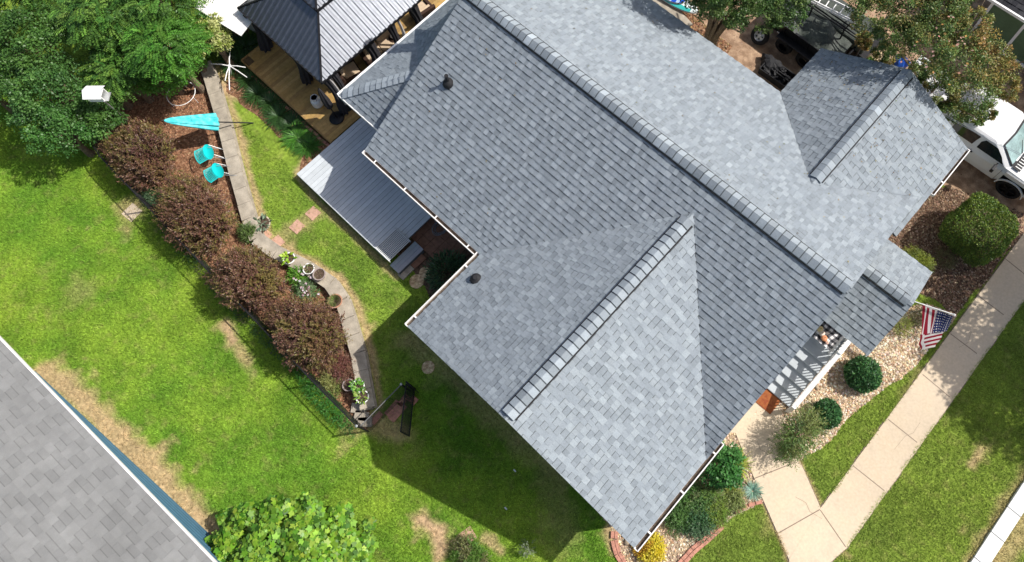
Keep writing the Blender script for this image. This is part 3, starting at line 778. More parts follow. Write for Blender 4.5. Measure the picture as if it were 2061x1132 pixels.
# vents
def vent(x, y, z, parent, h=.30, r=.045, n=(0, -.5, 1)):
    v = MB(); b = np.array([x, y, z]); nn = norm(np.array(n, float))
    u = norm(np.cross(nn, (0, 1, 0))); w = np.cross(nn, u)
    v.add([b + nn * .03 + u * .15 * sx + w * .16 * sy - nn * .022 for sx, sy in ((-1, -1), (1, -1), (1, 1), (-1, 1))] + [b - nn * .02 + u * .15 * sx + w * .16 * sy for sx, sy in ((-1, -1), (1, -1), (1, 1), (-1, 1))], [(0, 1, 2, 3), (7, 6, 5, 4), (0, 4, 5, 1), (1, 5, 6, 2), (2, 6, 7, 3), (3, 7, 4, 0)])
    v.lathe([(.19, -.04), (.175, .04), (.15, .10), (.085, .16), (.06, .18), (r, h), (r + .02, h), (r + .02, h + .03), (.02, h + .03)], b, 18)
    v.build('vent_pipe', M['blackplastic'], parent)
p = W(897, 150, 5.35); vent(p[0], p[1], zat(p[1]), rf, .42)
p = W(957, 560, 3.5); vent(p[0], p[1], ZE + .6 * (p[0] - gx0), wf, .16, n=(-.5, 0, 1))

# walls
wl = MB()
wl.prism([(-7.35, .8), (.5, .8), (.5, 13.4), (-12.6, 13.4), (-12.6, 3.8), (-7.35, 3.8)], 0.02, ZE + .05)
wl.prism([(-4.0, 13.4), (.7, 13.4), (.7, 15.65), (-4.0, 15.65)], 0.02, ZE)
wl.prism([(-14.9, 5.6), (-12.6, 5.6), (-12.6, 12.5), (-14.9, 12.5)], 0.02, LZ - .1)
for (a, b, c, z0, z1, ax) in ((-7.35, .5, .8, ZE, 5.3, 0), (-4.0, .7, 15.65, ZE, 4.4, 0)):
    wl.add([(a, c, z0), (b, c, z0), ((a + b) / 2, c, z1)], [(0, 1, 2)])
    wl.add([(a, c - .01 if c > 5 else c + .01, z0), (b, c - .01 if c > 5 else c + .01, z0), ((a + b) / 2, c - .01 if c > 5 else c + .01, z1)], [(2, 1, 0)])
wl.add([(.5, 3.8, ZE), (.5, 13.4, ZE), (.5, yR, zR - .3)], [(0, 1, 2)])
wl.add([(-12.6, 3.8, ZE), (-12.6, 13.4, ZE), (-12.6, yR, zR - .3)], [(2, 1, 0)])
wl.build('wall', M['siding'], house)
def window(c, w, h, axis, sgn):
    f = MB(); g = MB(); c = np.array(c, float)
    o = np.array([0, sgn, 0.]) if axis == 'x' else np.array([sgn, 0, 0.])
    u = np.array([1., 0, 0]) if axis == 'x' else np.array([0, 1., 0])
    for s in (-1, 1):
        f.beam(c + u * s * w / 2 + o * .03 - (0, 0, h / 2), c + u * s * w / 2 + o * .03 + (0, 0, h / 2), .08, .06)
        f.beam(c + (0, 0, s * h / 2) - u * (w / 2 + .04) + o * .035, c + (0, 0, s * h / 2) + u * (w / 2 + .04) + o * .035, .08, .08)
    f.beam(c - u * w / 2 + o * .03, c + u * w / 2 + o * .03, .05, .04)
    q = [c + u * a * w / 2 + (0, 0, b * h / 2) + o * .008 for a, b in ((-1, -1), (1, -1), (1, 1), (-1, 1))]
    g.add(q, [(0, 1, 2, 3)])
    fo = f.build('window', M['white'], house); g.build('pane', M['glass'], fo)
for x in (-5.6, -1.4): window((x, .8, 1.8), 1.1, 1.3, 'x', -1)
for y in (2.4, 5.2): window((.5, y, 1.8), 1.2, 1.3, 'y', 1)
window((-7.35, 2.2, 1.8), .9, 1.1, 'y', -1)
window((-9.3, 3.8, 1.9), 1.2, 1.1, 'x', -1)
mb = MB(); mb.box((.53, 8.9, 1.75), (.06, 1.0, 2.1)); dr = mb.build('door', M['porch'], house)
mb = MB(); mb.box((.58, 8.55, 1.7), (.05, .05, .14)); mb.build('handle', M['black'], dr)
mb = MB(); mb.box((-11.6, 3.78, 1.45), (1.5, .06, 2.1)); mb.build('door', M['white'], house)

# front porch: painted steps and landing under the small roof
pc = MB()
NST = 6; y0s = 6.72; tr = .315; rise = .14
for i in range(NST):
    y = y0s + i * tr; z = rise * (i + 1)
    pc.box((1.20, y + tr / 2 + .02, z - .02), (1.56, tr + .04, .04)); pc.box((1.20, y + .02, z - rise / 2 - .02), (1.50, .03, rise - .04))
    pc.tube([(.42, y, z - .025), (1.98, y, z - .025)], .022, 8)
zl = rise * NST
pc.box((1.25, y0s + NST * tr + 1.0, zl - .03), (1.5, 2.0, .06))
for k in range(12): pc.box((1.25, y0s + NST * tr + .06 + k * .165, zl + .006), (1.5, .15, .012))
porch = pc.build('porch', M['porch'], house)
rb = MB()
ya, yb = y0s - .12, y0s + NST * tr; za, zb = .90, zl + .85
rb.beam((2.04, ya, .06), (2.04, yb, zl + .06), .09, .12); rb.beam((2.03, ya, za), (2.03, yb, zb), .13, .05); rb.beam((2.03, ya, za - .11), (2.03, yb, zb - .11), .05, .08)
rb.beam((2.03, yb, zb), (2.03, yb + .75, zb), .13, .05); rb.beam((2.04, yb, zl + .06), (2.04, yb + .75, zl + .06), .09, .12)
for k in range(6): rb.box((2.02, yb + .08 + k * .12, zl + .45), (.022, .032, .8))
n = 15
for i in range(n):
    t = (i + .5) / n; y = ya + (yb - ya) * t; rb.box((2.02, y, .12 + (za - .1) / 2 + (zl) * t), (.022, .032, za - .2))
for y, z in ((ya, za), (yb, zb), (yb + .75, zb)): rb.box((2.02, y, z / 2 + .03), (.11, .11, z + .06))
rb.build('railing', M['white'], porch)
for y in (10.1, 11.5): mb = MB(); mb.box((2.3, y, 1.6), (.16, .16, 3.0)); mb.build('column', M['white'], porch)
#SPLIT3

# ================================================================ NEIGHBOURS
nb = thing('neighbour_house', 'blue-walled neighbour house with a plain grey shingle roof at the lower left edge', 'house', (-12, -12, 0))
ea = W(0, 684, 2.8); eb = W(430, 1132, 2.8); du = norm(eb - ea); dn = np.array([du[1], -du[0], 0.])
ea = ea - du * 9; eb = eb + du * 3
OSH = [(.262, .263, .258), (.270, .271, .266), (.252, .253, .249)]
mb = MB(); sl = 7.5; up = dn * sl + np.array([0, 0, sl * .42])
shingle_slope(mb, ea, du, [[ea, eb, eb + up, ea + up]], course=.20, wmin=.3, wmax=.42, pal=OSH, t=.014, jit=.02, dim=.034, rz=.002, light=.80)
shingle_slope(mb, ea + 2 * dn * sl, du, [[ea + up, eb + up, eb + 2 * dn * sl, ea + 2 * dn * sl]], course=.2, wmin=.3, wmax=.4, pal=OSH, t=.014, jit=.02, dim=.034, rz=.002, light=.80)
nr = mb.build('roof', M['oldshingle'], nb)
mb = MB(); mb.beam(ea - dn * .03 + (0, 0, -.02), eb - dn * .03 + (0, 0, -.02), .05, .10); mb.build('drip_edge', M['gutter'], nr)
fa = W(72, 748, 0); fb_ = W(240, 905, 0) ; wd = norm(W(392, 1047) - fa); fb2 = fa + wd * 12.5; wn = np.array([wd[1], -wd[0], 0])
mb = MB(); mb.prism([fa, fb2, fb2 + wn * 13, fa + wn * 13], 0, 2.72)
for z in np.arange(.2, 2.7, .2): mb.beam(fa - wn * .006 + (0, 0, z), fb2 - wn * .006 + (0, 0, z), .012, .02)
mb.build('wall', M['bluewall'], nb)
mb = MB(); q = fa + wd * 4.2 - wn * .015 + np.array([0, 0, 1.4]); mb.beam(q, q + wd * 1.0, .05, .9); wo = mb.build('window', M['white'], nb)
mb = MB(); mb.beam(q + wd * .07 - wn * .02, q + wd * .93 - wn * .02, .04, .76); mb.build('pane', M['glass'], wo)

# green building top right
gb = thing('garage', 'dark green panelled garage with white trim and dark roof in the top right corner', 'garage', (0, 24, 0))
g0 = W(1995, 24, 2.4); g1 = W(2100, 95, 2.4)
mb = MB(); mb.box((-1.25 + 4, 22.6, 1.0), (8.0, .12, 2.2)); 
mb.box((2.75, 26.2, 1.2), (8.0, 7, 2.4)); mb.build('wall', M['greenwall'], gb)
mb = MB()
for i in range(7): mb.box((-1.2 + i * 1.32, 22.5, 1.15), (.10, .07, 2.35))
mb.box((2.75, 22.49, .1), (8, .06, .12)); mb.box((2.75, 22.49, 2.35), (8, .08, .12)); mb.build('trim', M['white'], gb)
mb = MB(); shingle_slope(mb, (-1.9, 22.1, 2.5), (1, 0, 0), [[(-1.9, 22.1, 2.5), (8, 22.1, 2.5), (8, 27, 4.6), (-1.9, 27, 4.6)]], pal=[(.045, .045, .05), (.06, .06, .065), (.035, .035, .04)])
gr_ = mb.build('roof', M['shingle'], gb)
mb = MB(); mb.beam((-1.9, 22.05, 2.47), (8, 22.05, 2.47), .07, .12); mb.build('gutter', M['white'], gr_)

# white shed roof top left
sh = thing('shed', 'white sheet-metal shed behind the metal-roofed gazebo', 'shed', (-22.5, 6, 0))
sc = [W(378, -20, 2.3), W(398, 18, 2.2), W(452, 47, 2.1), W(500, 28, 2.15), W(560, -60, 2.3)]
mb = MB(); b0 = np.array([-21.0, 3.85, 2.15]); 
A_ = W(446, 49, 2.1); B_ = W(392, 16, 2.1); dA = norm(B_ - A_); dB = np.array([-dA[1], dA[0], 0]); dB = dB if dB[1] > 0 else -dB
LA = np.linalg.norm(B_ - A_) + .5
for k in range(int(LA / .3) + 2):
    p = A_ - dA * .8 + dA * k * .3; mb.beam(p, p + dB * 3.2 + (0, 0, .45), .285, .03); mb.beam(p + dA * .15 + (0, 0, .02), p + dA * .15 + dB * 3.2 + (0, 0, .47), .03, .03)
mb.build('roof', M['corrugated'], sh)
mb = MB(); c0 = A_ - dA * .1 + dB * 1.0; c1 = B_ + dA * .2 + dB * 1.0; mb.prism([c0, c1, c1 + dB * 2.7, c0 + dB * 2.7], 0, 2.05); mb.build('wall', M['bldg'], sh)

# ================================================================ GAZEBO AND DECKS
dk = thing('wooden_deck', 'tan wooden plank deck under the gazebo', 'deck', (-18, 3.2, 0))
mb = MB(); R = random.Random(4)
x = -20.85
while x < -15.68:
    c = np.array(R.choice([(.36, .225, .075), (.42, .27, .10), (.31, .19, .07), (.39, .25, .085)])) * (1 + R.gauss(0, .06))
    yy = 3.12 if x > -20.5 else 3.4
    cut = R.uniform(5, 9)
    mb.box((x + .07, (yy + cut) / 2, .385), (.134, cut - yy - .006, .03), col=tuple(c)); mb.box((x + .07, (cut + 11) / 2, .385), (.134, 11 - cut, .03), col=tuple(c * R.uniform(.85, 1.1)))
    x += .14
mb.build('decking', M['wood'], dk)
mb = MB(); mb.box((-18.26, 3.10, .26), (5.2, .04, .26), col=(.33, .2, .08)); mb.box((-20.87, 7, .26), (.04, 7.8, .26), col=(.33, .2, .08)); mb.box((-18.26, 7, .34), (5.1, 7.7, .04), col=(.12, .08, .04)); mb.build('skirt', M['wood'], dk)
# brick edging of the planting strip beside the deck
bk = MB()
for i in range(20):
    a = -20.3 + i * .235; bk.box((a, 2.98 + .02 * math.sin(i * 2.1), .06), (.21, .10, .10), rz=.03 * math.sin(i * 5))
tagobj(bk.build('brick_edging', M['brick'], loc=(-18, 2.98, 0), bevel=.006), 'row of red bricks along the foot of the tan wooden deck', 'edging')

gd = thing('grey_deck', 'grey painted plank deck with a slatted bench step beside the house', 'deck', (-13, 3, 0))
mb = MB(); x = -15.62; i = 0
while x < -10.95:
    c = np.array([.50, .53, .545]) * (1 + R.gauss(0, .04)); mb.box((x + .085, 3.25, .40), (.163, 3.55, .028), col=tuple(c)); x += .175
mb.build('decking', M['greydeck'], gd)
mb = MB(); mb.box((-13.3, 1.49, .30), (4.62, .035, .22), col=(.27, .31, .33)); mb.box((-15.6, 3.2, .28), (.035, 3.4, .24), col=(.35, .27, .2)); mb.box((-13.3, 3.2, .36), (4.5, 3.4, .03), col=(.03, .03, .03)); mb.box((-10.98, 3.2, .28), (.03, 3.4, .2), col=(.2, .23, .25)); mb.build('skirt', M['greydeck'], gd)
mb = MB()
for k in range(12): mb.box((-11.42 + k * .059, 1.98, .50), (.032, .95, .03), col=(.52, .54, .54))
mb.box((-11.1, 1.50, .47), (.74, .03, .12), col=(.72, .72, .7)); mb.box((-11.1, 2.44, .46), (.72, .05, .10), col=(.3, .33, .35)); mb.box((-11.1, 1.97, .43), (.66, .9, .02), col=(.02, .02, .02))
mb.build('bench', M['greydeck'], gd)
mb = MB()
for k in range(3): mb.box((-10.66 + k * .145, 2.0, .24), (.138, 1.15, .03), col=(.27 + .02 * k, .32, .35))
mb.box((-10.5, 2.0, .12), (.42, 1.1, .2), col=(.10, .11, .12)); mb.build('step', M['greydeck'], gd)

GX, GY, GH = -18.66, 6.42, 2.31
gz = thing('gazebo', 'square gazebo with a two-tier dark ribbed metal roof on the tan deck', 'gazebo', (GX, GY, .4))
def hiproof(name, cx, cy, half, z0, slope, parent, frac=1.0, rib=.23):
    c = [np.array([cx + sx * half, cy + sy * half, z0]) for sx, sy in ((-1, -1), (1, -1), (1, 1), (-1, 1))]
    ap = np.array([cx, cy, z0 + half * slope]); mb = MB()
    for i in range(4):
        a, b = c[i], c[(i + 1) % 4]
        mb.add([a, b, ap, a - (0, 0, .05), b - (0, 0, .05), ap - (0, 0, .06)], [(0, 1, 2), (5, 4, 3), (0, 3, 4, 1)])
        d = norm(b - a); inn = norm(np.cross((0, 0, 1), d)); L = np.linalg.norm(b - a); n = int(L / rib)
        nn = norm(np.cross(d, ap - a)); nn = nn if nn[2] > 0 else -nn
        for k in range(1, n):
            s = L * k / n; run = min(s, L - s); p = a + d * s; q = p + inn * run * .985 + np.array([0, 0, run * slope * .985])
            # trapezoid rib
            w0, w1, h = .07, .035, .017
            V = [e + d * w + nn * z for e in (p, q) for w, z in ((-w0, 0), (-w1, h), (w1, h), (w0, 0))]
            mb.add(V, [(0, 1, 5, 4), (1, 2, 6, 5), (2, 3, 7, 6), (0, 3, 2, 1)])
    o = mb.build(name, M['rib'], parent)
    hb = MB()
    for i in range(4): hb.beam(c[i] + (0, 0, .03), ap + (0, 0, .03), .07, .035); hb.beam(c[i] + (0, 0, -.03), c[(i + 1) % 4] + (0, 0, -.03), .05, .09)
    hb.build('roof_trim', M['black'], o)
    return o
hiproof('roof', GX, GY, GH, 2.5, .60, gz)
hiproof('cupola', GX, GY, .78, 3.62, .55, gz, rib=.2)
mb = MB(); mb.box((GX, GY, 3.55), (1.1, 1.1, .35)); mb.build('cupola_vent', M['black'], gz)
for sx, sy in ((-1, -1), (1, -1), (1, 1), (-1, 1)):
    mb = MB(); mb.box((GX + sx * 2.05, GY + sy * 2.05, 1.42), (.12, .12, 2.06)); mb.build('post', M['black'], gz)
mb = MB()
for sx in (-1, 1): mb.box((GX + sx * 2.05, GY, 2.42), (.1, 4.1, .12)); mb.box((GX, GY + sx * 2.05, 2.42), (4.1, .1, .12))
mb.build('frame', M['black'], gz)
def curtain(top, foot, r0, r1, name='curtain', material=None, folds=7):
    top = np.array(top); foot = np.array(foot); V = []; n = 12; k = folds * 4
    for i in range(n + 1):
        t = i / n; c = top * (1 - t) + foot * t + np.array([.05 * math.sin(t * 3), .04 * math.sin(t * 4), 0]); r = r0 * (1 - t) + r1 * t; r *= (1 - .35 * math.sin(math.pi * min(1, t * 1.3)))
        for j in range(k):
            a = 2 * math.pi * j / k; q = r * (1 + .28 * math.cos(a * folds)); V.append(c + np.array([q * math.cos(a), q * math.sin(a), 0]))
    F = [(i * k + j, i * k + (j + 1) % k, (i + 1) * k + (j + 1) % k, (i + 1) * k + j) for i in range(n) for j in range(k)]
    mb = MB(); mb.add(V, F); return mb.build(name, material or M['curtain'], gz, smooth=True)
curtain((GX + 2.1, GY - 2.05, 2.4), (GX + 2.42, GY - 2.12, .42), .17, .15)
curtain((GX + 2.1, GY - 1.75, 2.4), (GX + 2.45, GY - 1.85, .42), .13, .12)
curtain((GX + 2.1, GY + 1.95, 2.4), (GX + 2.3, GY + 2.0, .42), .2, .2)
curtain((GX + 2.1, GY + .9, 2.4), (GX + 2.3, GY + .8, .42), .16, .14)
curtain((GX - 1.95, GY - 2.1, 2.4), (GX - 1.9, GY - 2.3, .42), .22, .2)
curtain((GX + .4, GY - 2.1, 2.4), (GX + .4, GY - 2.2, .42), .2, .17)
curtain((GX + 2.0, GY - .1, 2.4), (GX + 2.25, GY - .1, .42), .2, .25)
curtain((GX + 2.08, GY + 1.25, 2.38), (GX + 2.32, GY + 1.15, .8), .05, .10, 'netting', M['curtainw'], 4)
curtain((GX + 2.18, GY - 2.0, 2.38), (GX + 2.5, GY - 2.0, .9), .05, .05, 'netting', M['curtainw'], 4)

def chair(name, label, c, w, d, rz, cushions, group='furniture under the gazebo'):
    t = thing(name, label, 'chair' if w < 1 else 'sofa', (c[0], c[1], .4), rz, group)
    mb = MB(); mb.box((0, 0, .2), (w, d, .28)); 
    for s in (-1, 1): mb.box((s * (w / 2 - .05), 0, .42), (.12, d, .26))
    mb.build('frame', M['wicker'], t, local=True, bevel=.02)
    mb = MB(); mb.box((0, d / 2 - .07, .55), (w, .13, .55), rx=-.15); mb.build('backrest', M['wicker'], t, local=True, bevel=.03)
    n = cushions
    for k in range(n):
        cw = (w - .24) / n; mb = MB(); mb.box((-w / 2 + .12 + cw * (k + .5), -.05, .40), (cw - .02, d - .2, .12)); mb.build('seat_cushion', M['cushion'], t, local=True, bevel=.03)
        mb = MB(); mb.box((-w / 2 + .12 + cw * (k + .5), d / 2 - .2, .62), (cw - .06, .13, .38), rx=-.25); mb.build('back_cushion', M['cushion'], t, local=True, bevel=.04)
    return t
p = W(702, 145, .8); chair('wicker_chair', 'brown wicker armchair with cream cushions nearest the gazebo corner', p, .85, .8, 2.9, 1)
p = W(762, 92, .8); chair('wicker_sofa', 'brown wicker sofa with cream cushions in the middle of the gazebo side', p, 1.5, .8, 1.35, 2)
p = W(850, 22, .8); chair('wicker_chair', 'brown wicker armchair farthest up under the gazebo edge', p, .8, .8, -1.7, 1)
p = W(792, 72, 1.0)
t = thing('side_table', 'small dark table under the gazebo carrying a round white lantern', 'table', (p[0], p[1], .4), group=None)
mb = MB(); mb.lathe([(.22, .45), (.22, .48)], k=20); mb.build('table_top', M['wicker'], t, local=True)
for a in (0, 2.1, 4.2): mb = MB(); mb.tube([(.18 * math.cos(a), .18 * math.sin(a), 0), (.15 * math.cos(a), .15 * math.sin(a), .46)], .015); mb.build('leg', M['black'], t, local=True)
mb = MB(); mb.lathe([(.05, 0), (.10, .05), (.13, .13), (.10, .22), (.04, .26)], k=20); tagobj(mb.build('lantern', M['white'], None, True, loc=(p[0], p[1], .885), smooth=True), 'round white lantern on the small dark table under the gazebo', 'lantern')
# propane tank
p = W(642, 212, .4)
t = thing('propane_tank', 'grey-white propane tank standing on the tan deck', 'gas tank', (p[0], p[1], .4))
mb = MB(); mb.lathe([(.13, 0), (.14, .04), (.19, .08), (.20, .14), (.20, .34), (.19, .40), (.13, .46), (.03, .48)], k=28); mb.build('cylinder', M['tank'], t, local=True, smooth=True)
mb = MB()
for k in range(16):
    if k % 8 == 0: continue
    a = k * math.pi / 8; mb.box((.125 * math.cos(a), .125 * math.sin(a), .50), (.05, .012, .12), rz=a + math.pi / 2)
mb.lathe([(.135, .55), (.135, .57), (.115, .57), (.115, .55)], k=24); mb.build('collar', M['tank'], t, local=True)
mb = MB(); mb.tube([(0, 0, .46), (0, 0, .54)], .025); mb.box((.03, 0, .52), (.08, .03, .03)); mb.build('valve', M['galv'], t, local=True)
# heavy umbrella stand
p = W(678, 238, .42)
t = thing('umbrella_stand', 'round black cast base with an upright dark pole at the gazebo corner', 'umbrella stand', (p[0], p[1], .415))
mb = MB(); mb.lathe([(.27, 0), (.28, .02), (.26, .05), (.12, .07), (.05, .08)], k=32); mb.build('base', M['black'], t, local=True, smooth=True)
mb = MB(); mb.tube([(0, 0, .05), (0, 0, .45)], .035, 10); mb.tube([(0, 0, .4), (0, 0, 2.0)], .022, 10); mb.build('pole', M['black'], t, local=True)
mb = MB(); 
V = []; k = 24
for z, r in ((.75, .05), (.95, .12), (1.4, .11), (2.0, .05), (2.1, .02)):
    for j in range(k): a = 2 * math.pi * j / k; q = r * (1 + .3 * math.cos(6 * a)); V.append((q * math.cos(a), q * math.sin(a), z))
mb.add(V, [(i * k + j, i * k + (j + 1) % k, (i + 1) * k + (j + 1) % k, (i + 1) * k + j) for i in range(4) for j in range(k)]); mb.build('folded_canopy', M['curtain'], t, local=True, smooth=True)

# ================================================================ GARDEN WALL, FENCE, SMALL THINGS
t = thing('garden_wall', 'low curved wall of tan cap stones between the mulch bed and the grass', 'wall', (-14, -.5, 0))
wallp = [np.array(q) for q in WALL]
# resample
seg = []; 
for a, b in zip(wallp[:-1], wallp[1:]):
    n = max(1, int(round(np.linalg.norm(b - a) / .62)))
    for i in range(n): seg.append(a + (b - a) * i / n)
seg.append(wallp[-1])
low = MB(); cap = MB(); R = random.Random(8)
for i, (a, b) in enumerate(zip(seg[:-1], seg[1:])):
    d = (b - a) / np.linalg.norm(b - a); nrm = np.array([-d[1], d[0]])
    A3 = lambda q, z: (q[0], q[1], z)
    low.beam(A3(a - d * .02, .12), A3(b + d * .02, .12), .26, .24)
    e = 0.006
    cap.beam(A3(a + d * e, .275), A3(b - d * e, .275 + R.uniform(-.004, .004)), .47 + R.uniform(-.015, .015), .07)
    low.beam(A3(a + nrm * .20, .035), A3(b + nrm * .20, .035), .10, .12)
low.build('wall_base', M['cap'], t); cap.build('cap_stone', M['cap'], t, bevel=.008)
mb = MB()
for i, q in enumerate(((728, 838), (722, 822), (735, 850))):
    p = W(*q, .05); mb.box((p[0], p[1], .07), (.45, .30, .10), rz=.6 + .1 * i)
mb.build('loose_block', M['cap'], t, bevel=.01)

# black chain-link fence along the bed
fz = 1.28
f = thing('chain_link_fence', 'black chain-link fence along the purple shrubs with a corner post', 'fence', (-14, FENCE_Y, 0))
def mesh_panel(mb, a, b, z0, z1, pitch=.085, w=.0045):
    a = np.array(a, float); b = np.array(b, float); L = np.linalg.norm(b - a); d = (b - a) / L; H_ = z1 - z0
    nrm = np.array([-d[1], d[0], 0]); s = -H_
    while s < L:
        for sg in (1, -1):
            s0, s1 = (s, s + H_) if sg > 0 else (s + H_, s); za, zb_ = z0, z1
            # clip to 0..L
            def cl(sa, zA, sb, zB):
                pts = []
                lo, hi = 0, 1
                ds = sb - sa
                t0 = (0 - sa) / ds; t1 = (L - sa) / ds
                lo = max(0, min(t0, t1)); hi = min(1, max(t0, t1))
                return (sa + ds * lo, zA + (zB - zA) * lo, sa + ds * hi, zA + (zB - zA) * hi) if hi > lo + 1e-3 else None
            q = cl(s0, za, s1, zb_)
            if q:
                p0 = a + d * q[0] + np.array([0, 0, q[1]]) + nrm * .004 * sg; p1 = a + d * q[2] + np.array([0, 0, q[3]]) + nrm * .004 * sg
                mb.tube([p0, p1], w / 2 * 1.3, 3, caps=False)
        s += pitch
pts = [(-24.0, -2.2), (-22.6, -2.45), (-20.7, FENCE_Y)] + [(-20.7 + k * 2.24, FENCE_Y) for k in range(1, 6)] + [(-7.30, -2.68)]
ml = MB()
for a, b in zip(pts[:-1], pts[1:]):
    mesh_panel(ml, (*a, 0), (*b, 0), .04, fz - .03)
    ml2 = MB(); ml2.tube([(*a, fz), (*b, fz)], .021, 8); ml2.build('top_rail', M['galv' if False else 'black'], f)
ml.build('mesh_panel', M['black'], f)
for i, a in enumerate(pts[1:]):
    mb = MB(); mb.tube([(*a, 0), (*a, fz + .02)], .03, 10); mb.lathe([(.035, 0), (.035, .03), (.015, .06)], (*a, fz + .02), 10)
    po = mb.build('post', M['black'], f)
mb = MB(); mb.lathe([(.045, 0), (.045, .035), (.015, .06)], (-7.30, -2.68, fz + .03), 12); mb.build('post_cap', M['galv'], f)
# return of the fence and its open gate
g_ = thing('gate_fence', 'short black chain-link fence run from the corner post across the brick step', 'fence', (-7.3, -1.8, 0))
gp0 = (-7.22, -2.60); gp1 = (-7.22, -.95)
mb = MB(); mesh_panel(mb, (*gp0, 0), (gp1[0], gp1[1], 0), .04, fz - .03); mb.build('mesh_panel', M['black'], g_)
mb = MB(); mb.tube([(*gp0, fz), (*gp1, fz)], .016, 8); mb.build('top_rail', M['greyrail'], g_)
mb = MB(); mb.tube([(*gp1, 0), (*gp1, fz + .02)], .03, 10); mb.build('post', M['black'], g_)
mb = MB(); mb.lathe([(.04, 0), (.04, .03), (.012, .055)], (*gp1, fz + .02), 12); mb.build('post_cap', M['galv'], g_)
gt = thing('gate', 'black mesh gate leaf standing open over the grass', 'gate', (-7.1, -.85, 0))
# leaf seen nearly edge on
ga = np.array([-7.12, -.85, 0]); ge = W(806, 869, fz); ge = np.array([ge[0], ge[1], 0])
mb = MB()
for z in (.08, fz - .02): mb.tube([ga + (0, 0, z), ge + (0, 0, z)], .02, 8)
for q in (ga, ge): mb.tube([q + (0, 0, .05), q + (0, 0, fz)], .02, 8)
mb.build('gate_frame', M['black'], gt)
mb = MB(); mesh_panel(mb, ga, ge, .08, fz - .03, pitch=.075, w=.006); mb.build('mesh_panel', M['black'], gt)
gt2 = thing('post_frame', 'black frame and latch side of the gate opening beside the grass', 'gate post', (-6.9, -.6, 0))
mb = MB(); q0 = np.array([-7.16, -.80, 0]); q1 = q0 + np.array([.75, .0, 0])
mb.tube([q0, q0 + (0, 0, fz)], .03, 8); mb.tube([q0 + (0, 0, fz), q0 + (.22, .0, fz)], .02, 8); mb.build('post', M['black'], gt2)
mb = MB(); mesh_panel(mb, q0, q0 + np.array([.22, 0, 0]), .05, fz, pitch=.05, w=.007); mb.build('mesh_panel', M['black'], gt2)
# black wire trellis bundle on the gate
mb = MB()
for k in range(9):
    a = ga + (ge - ga) * (k / 8) * .35 + np.array([.04 * (k % 2), 0, 0]); mb.tube([a + (0, 0, .02), a + (.10, .05, .7), a + (.02, -.02, fz + .05)], .008, 4)
mb.build('trellis', M['black'], gt)

# bricks under the gate
R = random.Random(5)
bs = [((760, 828), .30, .16), ((783, 823), .34, .2), ((803, 812), .34, .2), ((822, 800), .3, .2), ((800, 832), .42, .22), ((775, 842), .34, .2), ((832, 812), .25, .2)]
for i, (q, a, b) in enumerate([((758, 842), .42, .18), ((790, 822), .55, .20), ((812, 806), .40, .20), ((800, 830), .62, .26), ((832, 806), .24, .24)]):
    p = W(*q, .03); mb = MB()
    if i in (1, 2):
        n = 6
        for k in range(n): mb.box((0, -a / 2 + a * (k + .5) / n, 0), (b, a / n - .008, .05))
    else: mb.box((0, 0, 0), (b, a, .05))
    o = mb.build('brick_paver', M['brick'], None, True, loc=(p[0], p[1], .03), bevel=.004); o.rotation_euler[2] = .06
    tagobj(o, ['small red paver nearest the fence corner post', 'ribbed red brick paver in the middle of the gateway', 'ribbed red brick paver under the open gate hinge', 'long smooth red paver beside the ribbed bricks', 'small square red paver under the gate frame'][i], 'paver', 'red pavers in the gateway')

# stepping stones
def slab(name, q, a, b, rz, label, material, z=.012, h=.03, group=None):
    p = W(*q, 0); mb = MB(); mb.box((0, 0, 0), (a, b, h)); o = mb.build(name, M[material], None, True, loc=(p[0], p[1], z), bevel=.006); o.rotation_euler[2] = rz
    return tagobj(o, label, 'paver', group)
gs = 'square pink stepping stones'
slab('stepping_stone', (630, 430), .40, .40, .03, 'pink square paver in the grass nearest the grey deck', 'pinkpaver', group=gs)
slab('stepping_stone', (598, 457), .40, .40, .06, 'pink square paver between two others in the grass', 'pinkpaver', group=gs)
slab('stepping_stone', (558, 488), .40, .40, -.03, 'pink square paver nearest the stone wall', 'pinkpaver', group=gs)
slab('stepping_stone', (533, 474), .38, .38, .1, 'faded half-buried pink paver beside the beige pot', 'pinkpaver', .002, .02, gs)
slab('stepping_stone', (942, 1079), .40, .40, -.2, 'pink square paver at the bottom beside a bare patch of lawn', 'pinkpaver', group=gs)
slab('stepping_stone', (926, 1093), .40, .40, -.2, 'half-hidden pink paver under the small bush at the bottom', 'pinkpaver', .004, group=gs)
slab('stepping_stone', (266, 428), .52, .52, .1, 'pale square paver in the grass at the foot of the black fence', 'concrete', .01)
slab('stepping_stone', (818, 549), .26, .52, 0.0, 'weathered oblong block in the grass below the deck step', 'cap', .04, .08, 'oblong step blocks')
slab('stepping_stone', (842, 527), .26, .52, 0.0, 'shaded oblong block against the brown paved patio', 'brownpaver', .04, .08, 'oblong step blocks')
for (q, r, lab) in (((839, 567), .25, 'round cut-log stepping stone in front of the dark leafy plants'), ((855, 549), .19, 'smaller round cut-log stepping stone against the dark plants'), ((862, 740), .21, 'round straw-coloured stepping stone alone in the shaded lawn')):
    p = W(*q, 0); mb = MB(); mb.lathe([(r, 0), (r, .03), (r * .96, .04), (r * .55, .043), (r * .5, .038), (r * .2, .045)], k=26)
    tagobj(mb.build('stepping_stone', M['stump'], None, True, loc=(p[0], p[1], 0)), lab, 'stepping stone', 'round stepping stones')
